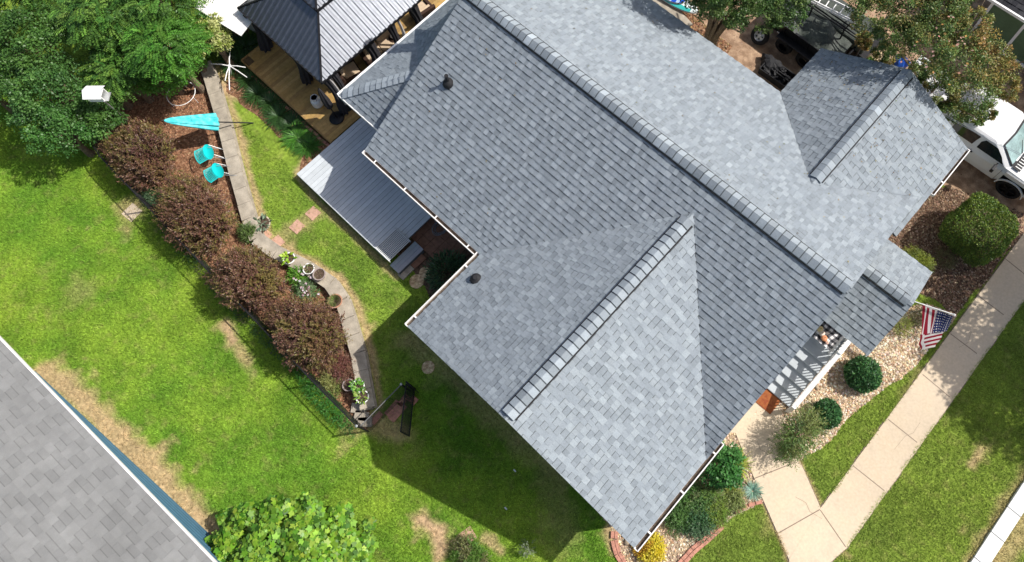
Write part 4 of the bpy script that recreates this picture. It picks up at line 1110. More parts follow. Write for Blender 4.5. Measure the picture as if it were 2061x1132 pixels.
# brown paved patio by the deck
p = [W(*q, 0) for q in ((803, 470), (862, 425), (885, 440), (872, 492), (864, 524), (845, 508))]
mb = MB(); nrow = 0
for i in range(9):
    for j in range(9):
        cx = -10.95 + i * .36; cy = 2.05 + j * .36
        if inpoly(np.array([cx]), np.array([cy]), p)[0] or (-10.95 < cx < -9.3 and 2.6 < cy < 3.7):
            mb.box((cx, cy, .02), (.35, .35, .03 + .004 * ((i + j) % 2)))
o = mb.build('patio', M['brownpaver'], bevel=.005); o['kind'] = 'structure'
# hose coil
p = W(887, 458, .1); t = thing('garden_hose', 'loosely coiled grey garden hose under the eave by the patio', 'hose', (p[0], p[1], 0))
mb = MB(); pts_ = []
for k in range(150): a = k * .19; r = .17 + .04 * math.sin(k * .31) + k * .0006; pts_.append((r * math.cos(a), r * 1.25 * math.sin(a), .03 + .0012 * k))
pts_ += [(.3, .5, .1), (.35, .9, .2)]
mb.tube(pts_, .011, 6); mb.build('hose', M['hose'], t, local=True, smooth=True)

# turquoise umbrella leaning over the wall
foot = W(510, 248, .0); tip = W(330, 243, 2.05)
t = thing('patio_umbrella', 'closed turquoise patio umbrella leaning over the stone wall', 'umbrella', foot)
ax = norm(tip - foot); L = np.linalg.norm(tip - foot)
u_ = norm(np.cross(ax, (0, 0, 1))); v_ = np.cross(u_, ax)
mb = MB(); mb.tube([foot, foot + ax * L * .97], .024, 10); mb.build('pole', M['blackplastic'], t)
def at_px(tx):   # distance along the pole whose picture column is tx
    lo, hi = 0., 1.
    return None
mb = MB(); V = []; k = 48; prof = [(.43, .24), (.44, .285), (.55, .25), (.68, .21), (.82, .16), (.93, .105), (.985, .05), (1.0, .015)]
for tt, r in prof:
    for j in range(k):
        a = 2 * math.pi * j / k; q = r * (1 + .24 * math.cos(8 * a) * (1.2 - tt)); V.append(foot + ax * L * tt + u_ * q * math.cos(a) * 1.15 + v_ * q * math.sin(a) * .75)
mb.add(V, [(i * k + j, i * k + (j + 1) % k, (i + 1) * k + (j + 1) % k, (i + 1) * k + j) for i in range(len(prof) - 1) for j in range(k)]); mb.build('canopy', M['teal'], t, smooth=True)
mb = MB(); c = foot + ax * L * .72; mb.tube([c - ax * .02, c + ax * .02], .17, 20, caps=False); mb.build('strap', M['teal'], t)
mb = MB(); mb.tube([tip, tip + ax * .08], [.02, .008], 8); mb.build('finial', M['black'], t)

# two turquoise metal chairs
def tchair(q, label, rz, z=.45):
    p = W(*q, z); t = thing('metal_chair', label, 'chair', (p[0], p[1], 0), rz, 'turquoise metal chairs by the wall')
    mb = MB(); V = []; n = 28
    for i in range(5):
        r = i / 4
        for j in range(n): a = 2 * math.pi * j / n; V.append((.40 * r * math.cos(a), .18 * r * math.sin(a), z - .05 * (1 - r * r) + .10 * r * math.cos(a)))
    F = [(i * n + j, (i + 1) * n + j, (i + 1) * n + (j + 1) % n, i * n + (j + 1) % n) for i in range(4) for j in range(n)]
    mb.add(V, F); mb.add([(a, b, c - .012) for a, b, c in V], [f[::-1] for f in F]); mb.build('seat', M['tealm'], t, local=True)
    mb = MB(); cols = 15; rows = 7
    P = lambda s, h: np.array([(.34 + .02 * h) * math.sin(s * 1.3) + .06 * h, -.05 - .30 * h - .10 * math.cos(s * 1.3), z + .10 * math.sin(s) + .10 * h])
    for i in range(cols): s = -1 + 2 * i / (cols - 1); mb.tube([P(s, 0), P(s, .5), P(s, 1)], .006, 5)
    for j in range(rows + 1): mb.tube([P(-1 + 2 * i / 16, j / rows) for i in range(17)], .006 if 0 < j < rows else .018, 5)
    mb.build('backrest', M['tealm'], t, local=True)
    for sx in (-.20, .26):
        mb = MB(); mb.tube([(sx, .05, z - .03), (sx + .26, .42, .30), (sx + .40, .56, .10)], .010, 6); mb.build('leg', M['galv'], t, local=True)
        mb = MB(); mb.tube([(sx - .1, .10, z - .05), (sx + .22, .46, .12), (sx + .36, .62, .02)], .010, 6); mb.build('leg', M['galv'], t, local=True)
    return t
tchair((419, 306), 'turquoise metal bucket chair farther from the purple shrub', -.25)
tchair((438, 343), 'turquoise metal bucket chair touching the purple shrub', -.15)

# white hoop, birdhouse, six-armed stand
p = W(366, 190, .35)
t = thing('plant_hoop', 'thin white metal hoop on legs around the climbing plant', 'plant support', (p[0], p[1], 0))
mb = MB(); mb.tube([(.52 * math.cos(a), .52 * math.sin(a), .42) for a in np.linspace(0, 6.283, 40)], .014, 6, caps=False); mb.build('hoop', M['white'], t, local=True)
for a in (0.4, 2.5, 4.6): mb = MB(); mb.tube([(.52 * math.cos(a), .52 * math.sin(a), 0), (.52 * math.cos(a), .52 * math.sin(a), .42)], .008, 5); mb.build('leg', M['white'], t, local=True)
ft = W(263, 250, 0); tp = W(212, 207, 3.2)
t = thing('birdhouse', 'white birdhouse on a tall thin pole above the dark trees', 'birdhouse', ft)
tp = np.array([ft[0] + .9, ft[1] + .05, 2.9]); tp = W(210, 204, 2.9)
mb = MB(); mb.tube([ft, tp], [.035, .028], 8); mb.build('pole', M['galv'], t)
bc = W(189, 186, 3.15)
dirx = norm(np.array([.74, .67, 0])); ang = math.atan2(-.61, .74) * 0 - .74
mb = MB(); mb.box((bc[0] - origin_of(t)[0], bc[1] - origin_of(t)[1], 2.98), (.50, .36, .34), rz=.74); mb.build('box', M['white'], t, local=True, bevel=.01)
mb = MB(); cx, cy = bc[0] - origin_of(t)[0], bc[1] - origin_of(t)[1]
c_, s_ = math.cos(.74), math.sin(.74)
mb = MB(); mb.add([(cx + c_ * a - s_ * b, cy + s_ * a + c_ * b, z) for a, b, z in ((-.33, -.26, 3.13), (.30, -.26, 3.13), (.30, 0, 3.28), (-.33, 0, 3.28), (.30, .26, 3.13), (-.33, .26, 3.13))], [(0, 1, 2, 3), (3, 2, 4, 5)])
mb.build('roof_cover', M['white'], t, local=True)
mb = MB(); mb.box((cx + c_ * .30, cy + s_ * .30, 2.84), (.12, .34, .03), rz=.74); mb.box((cx + c_ * .254, cy + s_ * .254, 2.98), (.01, .28, .26), rz=.74); mb.build('perch', M['galv'], t, local=True)
p = W(466, 150, .0)
t = thing('white_stand', 'white six-armed metal stand beside the end of the stone wall', 'garden stand', (p[0], p[1], 0))
hub = W(462, 133, .75) - origin_of(t)
mb = MB(); mb.tube([(0, 0, 0), hub], .022, 8); mb.lathe([(.06, -.03), (.06, .03), (.03, .04)], hub, 14); mb.build('hub', M['white'], t, local=True)
for q in ((463, 106), (425, 129), (494, 136), (497, 156), (462, 182), (453, 163)):
    e = W(*q, .78) - origin_of(t); mb = MB(); mb.tube([hub, hub * .5 + e * .5 + (0, 0, .05), e], [.022, .02, .018], 8); mb.build('arm', M['white'], t, local=True)
#SPLIT4

# ================================================================ POTS
def pot(q, label, r, h, m, plant_pal=None, z=.30, style='round', n=60, L=.09, Wd=.04, group='flower pots along the garden wall', name='plant_pot', spread=.9, ph=.16, squat=False):
    r *= 1.2; L *= 1.15
    p = W(*q, z + h); t = thing(name, label, 'pot', (p[0], p[1], z), 0, group)
    mb = MB(); mb.lathe([(r * .68, 0), (r * .86, h * .55), (r * .97, h * .86), (r * 1.06, h * .88), (r * 1.06, h), (r * .90, h), (r * .86, h * .86), (.01, h * .84)], k=28); mb.build('pot', M[m], t, local=True, smooth=False)
    mb = MB(); mb.lathe([(r * .87, h * .80), (r * .87, h * .88), (.01, h * .90)], k=20); mb.build('soil', M['soil'], t, local=True)
    if plant_pal:
        n_ = n; a = rng.random(n_) * 6.283; rr = r * spread * rng.random(n_) ** .5
        P = np.stack([rr * .5 * np.cos(a), rr * .5 * np.sin(a), np.full(n_, h * .88)], 1) + np.array([p[0], p[1], z])
        if style == 'blade':
            A = norm(np.stack([np.cos(a) * .6, np.sin(a) * .6, .5 + rng.random(n_)], 1)); N = norm(np.cross(A, np.stack([-np.sin(a), np.cos(a), 0 * a], 1)))
            V = leafquads(P, A, N, L * (1 + rng.random(n_)), Wd)
        else:
            A = norm(np.stack([np.cos(a), np.sin(a), .15 + .5 * rng.random(n_)], 1)); N = norm(np.array([0, 0, 1.]) + rng.normal(size=(n_, 3)) * .35)
            P = P + np.stack([rr * .5 * np.cos(a), rr * .5 * np.sin(a), ph * rng.random(n_)], 1); V = leafquads(P, A, N, L * (.7 + .6 * rng.random(n_)), Wd)
        bulk('foliage', V, 4, pick(plant_pal, n_), M['leaf'], t)
    return t
pot((527, 450), 'wide beige pot with a grey-green succulent at the end of the wall', .23, .24, 'beige', [(.20, .27, .17), (.26, .32, .22), (.12, .17, .10)], z=.02, n=45, L=.15, Wd=.07, ph=.10)
pot((581, 520), 'white pot with a lime green leafy plant on the wall', .165, .20, 'white', [(.30, .45, .03), (.40, .5, .05), (.2, .34, .02)], n=36, L=.12, Wd=.08)
pot((621, 541), 'white pot with low brown-green succulents on the wall', .155, .20, 'white', [(.16, .20, .06), (.22, .16, .07), (.12, .16, .05)], n=60, L=.06, Wd=.03, ph=.04)
pot((642, 552), 'dark grey-brown pot of dry soil next to a white pot', .17, .22, 'greypot', [(.22, .17, .11), (.2, .2, .08)], n=16, L=.06, Wd=.02, ph=.03)
pot((674, 606), 'terracotta pot with fine tufted grass on the wall', .19, .22, 'terra', [(.17, .24, .06), (.22, .28, .09), (.28, .27, .12)], style='blade', n=260, L=.13, Wd=.010)
pot((701, 775), 'pale grey pot holding only a dry twiggy stalk', .155, .20, 'greypot', [(.16, .13, .11)], n=24, L=.07, Wd=.02, ph=.05, z=.12)
pot((720, 778), 'white pot full of bright green leaves beside the grey pot', .17, .20, 'white', [(.09, .26, .03), (.14, .34, .04), (.2, .4, .06)], n=90, L=.08, Wd=.05, z=.30)
pot((729, 799), 'white pot with yellow-green upright leaves nearest the loose blocks', .165, .20, 'white', [(.20, .33, .03), (.32, .44, .10), (.13, .22, .03)], n=46, L=.11, Wd=.05, z=.30)

# ================================================================ SHRUBS
PUR = [(.175, .082, .055), (.135, .066, .048), (.20, .125, .052), (.155, .14, .035), (.115, .052, .046), (.20, .17, .045), (.20, .10, .07)]
labs = ['large brown-purple shrub nearest the turquoise umbrella', 'largest brown-purple shrub behind the turquoise chairs', 'brown-purple shrub behind the white pots on the wall', 'brown-purple shrub nearest the gate, above the low red groundcover']
for i, (q, rx_, ry_) in enumerate((((280, 310), 1.14, 1.0), ((394, 430), 1.38, 1.06), ((498, 560), 1.12, .93), ((616, 670), 1.22, .96))):
    c = W(*q, 1.05); base = (c[0], c[1], 0)
    V, T = sprigs((c[0], c[1], .85), (rx_ * 1.03, ry_ * .92, 1.05), 2900, .27, 9, .075, .032, PUR, low=-.25, upb=.75)
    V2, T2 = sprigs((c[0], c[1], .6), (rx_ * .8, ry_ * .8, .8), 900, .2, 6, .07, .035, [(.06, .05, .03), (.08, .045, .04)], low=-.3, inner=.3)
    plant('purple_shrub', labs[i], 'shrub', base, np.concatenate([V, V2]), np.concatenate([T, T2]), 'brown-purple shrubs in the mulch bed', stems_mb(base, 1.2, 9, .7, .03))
c = W(688, 742, .3)
V, T = sprigs((c[0], c[1], .12), (.55, .42, .28), 900, .16, 7, .035, .018, [(.25, .09, .07), (.18, .07, .06), (.22, .13, .08)], low=0)
plant('groundcover_plant', 'low reddish groundcover below the last purple shrub', 'plant', (c[0], c[1], 0), V, T)
# green fillers in the bed
for q, r, pal, lab, sz in (((597, 552), .36, [(.12, .30, .03), (.18, .38, .05)], 'bright green grassy clump beside the white pots', .3), ((612, 583), .42, [(.10, .2, .06), (.2, .28, .14), (.07, .15, .04)], 'silver-green flowering plant between shrub and wall', .3),
                           ((302, 392), .4, [(.06, .14, .04), (.1, .2, .07), (.14, .22, .12)], 'small green bush between the first two purple shrubs', .35), ((493, 462), .32, [(.07, .14, .03), (.12, .18, .05)], 'small dark green twig clump beside the wall', .5),
                           ((665, 770), .45, [(.2, .24, .05), (.3, .3, .1), (.14, .2, .05)], 'yellow-green weeds in the corner of the bed', .15)):
    c = W(*q, sz); V, T = sprigs((c[0], c[1], .05), (r, r * .8, sz), 520, .16, 7, .05, .02, pal, low=0)
    plant('green_plant', lab, 'plant', (c[0], c[1], 0), V, T)
p = W(612, 575, .45); fpar = [o for o in COL.objects if o.get('label') == 'silver-green flowering plant between shrub and wall'][0]
for i in range(18):
    P = p + rng.normal(size=(1, 3)) * (.28, .16, .03); V = np.concatenate([leafquads(P, np.array([[math.cos(a_), math.sin(a_), .1]]), np.array([[0, 0, 1.]]), .05, .04) for a_ in np.arange(0, 6.2, 1.26)])
    bulk('flower', V, 4, pick([(.55, .35, .42), (.75, .68, .7)], len(V)), M['petal'], fpar)
# weeds under the fence
V, T = sprigs((-9.0, -3.0, .02), (1.6, .28, .25), 900, .14, 6, .045, .018, [(.05, .2, .03), (.08, .26, .04)], low=0)
plant('fence_weeds', 'bright green weeds along the outside of the fence near the corner', 'weeds', (-9, -3, 0), V, T)
V, T = sprigs((-14.0, -2.95, .02), (5.5, .22, .2), 1100, .14, 6, .045, .018, [(.05, .12, .04), (.08, .18, .04), (.12, .09, .05)], low=0)
plant('fence_weeds', 'dark trailing weeds under the fence beside the purple shrubs', 'weeds', (-14, -3, 0), V, T)

# strap-leaf clumps
def strap(q, label, n=130, L=.42, Wd=.022, pal=((.05, .13, .02), (.08, .18, .03), (.04, .10, .02)), group='grassy clumps along the wooden deck', z=0., rad=.1, name='grass_clump', up=.75, cat='grass clump', xy=None):
    c = np.array([*xy, 0.]) if xy else W(*q, z); a = rng.random(n) * 6.283; u = rng.random(n)
    P = c + np.stack([np.cos(a) * rad * u, np.sin(a) * rad * u, 0 * a], 1)
    D = np.stack([np.cos(a), np.sin(a), 0 * a], 1); S = np.stack([-np.sin(a), np.cos(a), 0 * a], 1)
    ln = L * (.6 + .6 * rng.random((n, 1))); V = []; T = []; col = pick(pal, n, .2)
    e = (.5 + .5 * u[:, None]); prev = P; w = Wd
    ks = 3
    for k in range(ks):
        t1 = (k + 1) / ks; nxt = P + D * ln * e * t1 + np.array([0, 0, 1]) * ln * up * (t1 - .75 * t1 * t1 * e)
        w1 = Wd * (1 - .8 * t1 ** 2)
        V.append(np.stack([prev - S * w / 2, prev + S * w / 2, nxt + S * w1 / 2, nxt - S * w1 / 2], 1)); T.append(col * (.85 + .25 * t1)); prev = nxt; w = w1
    return plant(name, label, cat, (c[0], c[1], 0), np.concatenate(V), np.clip(np.concatenate(T), .004, .9), group)
LG = [(.035, .09, .02), (.05, .12, .03), (.03, .07, .02)]
for i, (xy, lab, br) in enumerate((((-20.2, 2.85), 'dark grassy clump at the far end of the tan deck', 0), ((-19.5, 2.62), 'dark grassy clump second from the far end of the tan deck', 0), ((-18.8, 2.75), 'grassy clump next to the white six-armed stand side of the deck', 0), ((-18.15, 2.55), 'dark grassy clump beside the middle of the tan deck', 0), ((-17.5, 2.65), 'dark grassy clump just past the middle of the tan deck', 0), ((-16.95, 2.45), 'bright grassy clump before the last one at the deck corner', 1), ((-16.4, 2.5), 'mid-green grassy clump nearest the bare corner by the grey deck', 1))):
    strap(None, lab, n=420, L=.55, pal=[(.06, .19, .02), (.10, .26, .04)] if i == 5 else LG if not br else [(.05, .15, .02), (.07, .18, .03)], xy=xy, rad=.18)
for i, xy in enumerate(((-21.2, 3.0), (-21.5, 3.6), (-22.2, 3.2))): strap(None, ['shaded grassy clump between the shed and the white stand', 'shaded grassy clump against the shed corner', 'shaded grassy clump below the yellow-green shrub'][i], n=500, L=.6, pal=LG, xy=xy, rad=.3)

# plants in the shaded inner corner of the house
dk_c = W(905, 515, .5)
def bladeshrub(name, label, c, rad, n, L, Wd, pal, group=None):
    d = norm(rng.normal(size=(n, 3)) + np.array([0, 0, .4])); P = np.array(c) + d * np.array(rad) * (.5 + .5 * rng.random((n, 1)))
    A = norm(d + rng.normal(size=(n, 3)) * .5 + np.array([0, 0, .2])); N = norm(np.array([0, 0, 1.]) + rng.normal(size=(n, 3)) * .5)
    return plant(name, label, 'shrub', (c[0], c[1], 0), leafquads(P, A, N, L * (.6 + .7 * rng.random(n)), Wd), pick(pal, n), group)
DP = [(.04, .10, .035), (.07, .15, .06), (.03, .07, .03), (.10, .18, .09)]
bladeshrub('dark_shrub', 'dark shrub with long narrow leaves tucked in the inner corner of the house', (-9.0, 2.55, .45), (.75, .7, .5), 1500, .20, .035, DP)
bladeshrub('dark_shrub', 'low dark leafy plant beneath the side gutter of the front wing', (-8.3, 1.45, .2), (.5, .75, .3), 1100, .16, .028, [(.04, .12, .03), (.06, .16, .04)])
bladeshrub('dark_shrub', 'dark leafy shrub pressed against the corner gutter', (-8.25, 2.9, .5), (.5, .45, .55), 800, .19, .035, DP)

# clipped bush and bed plants at the front
def dense(name, label, c, rad, pal, n=26000, L=.05, Wd=.028, group=None, lumps=.22, sharp=None):
    d = norm(rng.normal(size=(n, 3))); d = d[d[:, 2] > -.55]; n = len(d)
    e = 4.5
    k = (np.abs(d[:, 0]) ** e + np.abs(d[:, 1]) ** e + np.abs(d[:, 2]) ** e) ** (-1 / e) if sharp else np.ones(n)
    k = k * (1 - lumps / 2 + lumps * fbm(d[:, 0] * 3 + c[0], d[:, 1] * 3 + d[:, 2] * 3, 3)) * (.9 + .12 * rng.random(n))
    ca, sa = math.cos(sharp or 0), math.sin(sharp or 0)
    q = d * k[:, None] * np.array(rad); q = np.stack([q[:, 0] * ca - q[:, 1] * sa, q[:, 0] * sa + q[:, 1] * ca, q[:, 2]], 1)
    P = np.array(c) + q; nn = norm(q / np.array(rad) ** 2 * .6 + rng.normal(size=(n, 3)) * .8)
    A = norm(np.cross(nn, rng.normal(size=(n, 3))) + norm(q) * .5)
    big = fbm(P[:, 0] * 2, P[:, 1] * 2 + P[:, 2], 3)
    T = pick(pal, n, .22) * (.75 + .5 * big[:, None])
    t = plant(name, label, 'bush', (c[0], c[1], 0), leafquads(P, A, nn, L * (.6 + .8 * rng.random(n)), Wd), np.clip(T, .004, .9), group, stems_mb((c[0], c[1], 0), c[2], 6, rad[0] * .5, .03))
    core = MB(); core.lathe([(.05, -rad[2] * .75), (rad[0] * .7, -rad[2] * .5), (rad[0] * .8, 0), (rad[0] * .62, rad[2] * .55), (.05, rad[2] * .75)], (0, 0, c[2]), 18); o = core.build('branches', M['bark'], t, local=True); o.scale = (1, rad[1] / rad[0], 1)
    return t
dense('clipped_bush', 'big clipped box-shaped green bush beside the white pickup truck', (3.12, 15.25, .85), (.93, .90, .88), [(.09, .155, .025), (.135, .215, .035), (.22, .285, .045), (.06, .11, .02)], 42000, .06, .028, sharp=-.1)
dense('round_bush', 'larger round dark green bush in the pebbles beside the porch', (3.06, 8.97, .42), (.52, .50, .46), [(.035, .105, .035), (.055, .145, .05), (.085, .20, .06)], 5200, .105, .05, 'round bushes in the pebble bed')
dense('round_bush', 'smaller round dark green bush between the airy shrub and the grass', (2.93, 7.25, .36), (.40, .40, .38), [(.035, .11, .035), (.055, .155, .05), (.075, .18, .06)], 3600, .10, .05, 'round bushes in the pebble bed')
V, T = sprigs((2.3, 13.25, .25), (.50, .42, .32), 1300, .15, 7, .04, .02, [(.2, .24, .03), (.26, .28, .04), (.12, .16, .03)], low=0)
plant('yellow_shrub', 'small yellow-green shrub near the inner corner above the porch roof', 'shrub', (2.3, 13.25, 0), V, T, None, stems_mb((2.3, 13.25, 0), .3, 5, .2, .012))
for q, r, h, pal, lab in (((1815, 655), .34, .3, [(.16, .2, .04), (.22, .25, .05)], 'straggly yellow-green plant at the foot of the porch roof edge'), ((1850, 640), .3, .3, [(.09, .1, .04), (.13, .12, .05)], 'thin brownish shrub beneath the flag'), ((1905, 520), .35, .25, [(.12, .1, .05), (.16, .15, .06)], 'sparse brown plant in the bark chips below the clipped bush')):
    c = W(*q, h); V, T = sprigs((c[0], c[1], h * .5), (r, r, h), 330, .16, 6, .04, .018, pal, low=0); plant('small_shrub', lab, 'shrub', (c[0], c[1], 0), V, T, None, stems_mb((c[0], c[1], 0), h, 5, r * .6, .01))
# airy shrub whose shadow falls on the path
c = W(1612, 872, .9); V, T = sprigs((c[0], c[1], .75), (.50, .95, .75), 900, .28, 8, .055, .028, [(.09, .17, .035), (.13, .21, .05), (.2, .22, .07), (.07, .12, .035)], low=-.4, inner=.25)
plant('airy_shrub', 'tall loose airy shrub at the foot of the porch steps beside the path', 'shrub', (c[0], c[1], 0), V, T, None, stems_mb((c[0], c[1], 0), 1.0, 8, .5, .015))
# lower bed
c = W(1453, 940, .7); V, T = foliage((c[0], c[1], .62), (.50, .56, .55), 30, .26, 110, .11, .06, [(.03, .12, .025), (.05, .17, .035), (.08, .22, .05)], low=-.3)
plant('broadleaf_shrub', 'dense broad-leaved green shrub at the front corner gutter', 'shrub', (c[0], c[1], 0), V, T, None, stems_mb((c[0], c[1], 0), .7, 6, .3, .02))
strap((1482, 935), 'yellow-green striped grass tuft beside the broad-leaved shrub', n=300, L=.50, pal=[(.38, .42, .06), (.28, .36, .05), (.45, .45, .12)], group=None, rad=.08)
strap((1514, 988), 'blue-green spiky grass tuft at the edge of the path', n=320, L=.34, Wd=.014, pal=[(.20, .34, .25), (.28, .42, .32), (.12, .25, .18)], group=None, rad=.05, up=.6)
strap((1470, 995), 'thin yellow-green grass tuft in the pebbles', n=260, L=.36, pal=[(.25, .28, .05), (.18, .24, .04)], group=None, rad=.1)
for q, r, h, pal, lab, m_ in (((1372, 985), .45, .35, [(.07, .16, .03), (.11, .22, .05)], 'leafy green perennial right under the front gutter', 1), ((1412, 1010), .5, .3, [(.06, .14, .04), (.09, .2, .05), (.2, .22, .1)], 'spreading mid-green perennial in the middle of the corner bed', 1), ((1405, 1050), .42, .28, [(.05, .13, .05), (.09, .17, .08)], 'grey-green feathery perennial near the brick edging', 1), ((1365, 1040), .36, .35, [(.05, .12, .03), (.10, .2, .05)], 'dark green perennial between the gutter and the yellow plant', 1), ((1440, 1030), .34, .2, [(.12, .22, .03), (.2, .28, .05)], 'low yellow-green perennial against the lawn edge', 1)):
    r *= 1.2; c = W(*q, h); V, T = sprigs((c[0], c[1], .05), (r, r, h), 900, .2, 8, .055, .018, pal, low=0, inner=.2); plant('perennial', lab, 'plant', (c[0], c[1], 0), V, T, 'perennials in the corner bed')
for q, r, h, pal, lab in (((1430, 995), .3, .3, [(.10, .2, .04), (.16, .26, .05)], 'small upright green perennial between the leafy ones and the pebbles'), ((1480, 1010), .28, .16, [(.2, .26, .07), (.3, .32, .14)], 'pale flowering ground plant at the brick edging by the path'), ((1590, 905), .3, .25, [(.14, .2, .05), (.22, .24, .07)], 'low straggly plant under the airy shrub at the lawn tip'), ((1640, 850), .26, .3, [(.08, .14, .04), (.12, .18, .06)], 'small shoot between the airy shrub and the smaller round bush')):
    c = W(*q, h); V, T = sprigs((c[0], c[1], .05), (r, r, h), 420, .18, 7, .05, .018, pal, low=0, inner=.15); plant('perennial', lab, 'plant', (c[0], c[1], 0), V, T)
c = W(1308, 1102, .25); V, T = sprigs((c[0], c[1], .05), (.42, .36, .28), 1200, .16, 7, .045, .028, [(.62, .52, .02), (.55, .38, .02), (.45, .22, .03), (.68, .60, .06)], low=0)
plant('yellow_plant', 'bright yellow and orange leafy plant at the lowest roof corner', 'plant', (c[0], c[1], 0), V, T)
# rocks and brick edging
for q, r, lab in (((1326, 1079), .13, 'tan rock beside the yellow plant'), ((1262, 1092), .11, 'grey-brown rock between the brick edging and the roof corner'), ((1256, 1078), .09, 'smallest rock behind the curved brick edging'), ((1626, 789), .10, 'pale round rock at the foot of the porch steps'), ((1642, 778), .11, 'flat tan rock in the pebbles near the porch rail')):
    c = W(*q, .05); mb = MB(); V = []; k = 9
    for zz, rr in ((0, .9), (.45, 1), (.8, .7), (1, .2)):
        for j in range(k): a = 6.283 * j / k; w = rr * r * (1 + .22 * math.sin(j * 2.3 + q[0])); V.append((w * math.cos(a), w * .8 * math.sin(a), zz * r * 1.1))
    mb.add(V, [(i * k + j, i * k + (j + 1) % k, (i + 1) * k + (j + 1) % k, (i + 1) * k + j) for i in range(3) for j in range(k)] + [tuple(range(3 * k, 4 * k))])
    tagobj(mb.build('rock', mat('rock_' + str(q[0]), (.34, .27, .19), .9, noise=.25, nscale=10, bump=.5), None, True, loc=(c[0], c[1], 0), smooth=True), lab, 'rock')
def edging(line, label, w=.2, d=.10, rows=2):
    line = WP(line, 0); mb = MB(); pts = []
    for a, b in zip(line[:-1], line[1:]):
        n = max(1, int(round(np.linalg.norm(b - a) / .21)))
        for i in range(n): pts.append((a + (b - a) * (i + .5) / n, math.atan2((b - a)[1], (b - a)[0])))
    R = random.Random(2)
    for p_, an in pts:
        for r_ in range(rows):
            o = np.array([-math.sin(an), math.cos(an), 0]) * (r_ - (rows - 1) / 2) * (d + .012); mb.box(p_ + o + (0, 0, .04), (.195, d, .09), rz=an + R.uniform(-.05, .05))
    return tagobj(mb.build('brick_edging', M['brick'], None, bevel=.005, loc=(line[0][0], line[0][1], 0)), label, 'edging')
edging([(1366, 1140), (1395, 1108), (1425, 1083), (1452, 1058)], 'double row of red brick edging along the lawn below the corner bed')
edging([(1237, 1066), (1236, 1088), (1243, 1115), (1258, 1140)], 'curved row of red brick edging at the lowest corner of the house')
edging([(1478, 1032), (1505, 1018), (1534, 1010)], 'broken pink-red brick edging where the bed meets the path', rows=1)

# porch mat and cushion group
mb = MB(); p = [W(*q, .0)[:2] for q in ((1536, 783), (1521, 806), (1549, 834), (1575, 810))]
mb.box((1.17, 6.42, .055), (1.0, .56, .02)); tagobj(mb.build('doormat', M['rust'], loc=(1.2, 6.4, .045)), 'rust-orange doormat at the foot of the porch steps', 'doormat')
pz = zl + .03
t = thing('bench_seat', 'white framed porch chair with a black and white plaid blanket on the landing', 'chair', (1.42, 8.95, pz))
mb = MB()
for k in range(7): mb.box((-.33 + k * .11, 0, .36), (.09, .62, .02))
for sx in (-1, 1):
    mb.box((sx * .42, 0, .52), (.06, .7, .03))
    for sy in (-1, 1): mb.box((sx * .42, sy * .28, .26), (.05, .05, .52))
mb.build('seat', M['white'], t, local=True)
mb = MB()
for k in range(7): mb.box((-.33 + k * .11, .36, .62), (.09, .03, .55), rx=-.2)
mb.build('backrest', M['white'], t, local=True)
def plaid(u, v):
    a = int(u * 9) % 2; b = int(v * 9) % 2
    return (.75, .73, .72) if a + b == 0 else (.02, .02, .025) if a + b == 2 else (.16, .16, .17)
n = 28; G = np.zeros((n, n, 3))
for i in range(n):
    for j in range(n):
        u, v = i / (n - 1) - .5, j / (n - 1) - .5; G[i, j] = (u * .86 + .04 * math.sin(v * 7), v * .74, .43 + .05 * math.exp(-(u * u + v * v) * 8) + .022 * math.sin(u * 17 + v * 5) + .018 * math.sin(v * 21) - .10 * max(0, abs(v) - .38))
mb = MB(); mb.grid(G, plaid); mb.build('plaid_blanket', M['plaid'], None, True, loc=(1.42, 8.95, pz)); tagobj(COL.objects[-1] if False else bpy.data.objects['plaid_blanket'], 'rumpled black and white plaid blanket on the porch chair', 'blanket')
for (dx, dy, r, c, lab) in ((-.24, -.05, .10, (.62, .50, .26), 'pale yellow gourd on the plaid blanket nearest the roof'), (-.12, -.12, .095, (.70, .58, .48), 'cream gourd in the middle of the plaid blanket'), (.02, -.20, .10, (.60, .25, .12), 'orange gourd on the plaid blanket'), (.16, -.24, .06, (.66, .42, .33), 'small pink-orange gourd nearest the railing')):
    mb = MB(); V = []; k = 20
    for zz, rr in ((0, .35), (.2, .85), (.5, 1), (.8, .85), (1, .3), (.95, .05)):
        for j in range(k): a = 6.283 * j / k; w = rr * r * (1 + .07 * math.cos(a * 8)); V.append((w * math.cos(a), w * math.sin(a), zz * r * 1.3))
    mb.add(V, [(i * k + j, i * k + (j + 1) % k, (i + 1) * k + (j + 1) % k, (i + 1) * k + j) for i in range(5) for j in range(k)])
    mb2 = MB(); o = mb.build('gourd', mat('gourd_' + str(r), c, .6, noise=.1), None, True, loc=(1.42 + dx, 8.95 + dy, pz + .46), smooth=True); tagobj(o, lab, 'gourd', 'gourds on the porch blanket')
    mb2.tube([(0, 0, r * 1.2), (.01, .01, r * 1.6)], .01, 5); mb2.build('stalk', M['bark'], o, True)
#SPLIT5

# ================================================================ FLAG
a0 = np.array([2.42, 10.95, 2.45]); a1 = W(1921, 634, 2.85)
t = thing('flag_pole', 'white slanted flag pole fixed to the front porch gable', 'flag pole', a0)
mb = MB(); mb.tube([a0, a1], .016, 8); mb.build('pole', M['white'], t)
mb = MB(); mb.lathe([(.01, -.035), (.035, 0), (.01, .035)], a1, 12); mb.build('finial', M['white'], t)
mb = MB(); mb.box(a0 + (0.02, 0, 0), (.06, .08, .16)); mb.build('bracket', M['galv'], t)
RED = (.30, .012, .03); WHT = (.74, .68, .67); BLU = (.012, .022, .11)
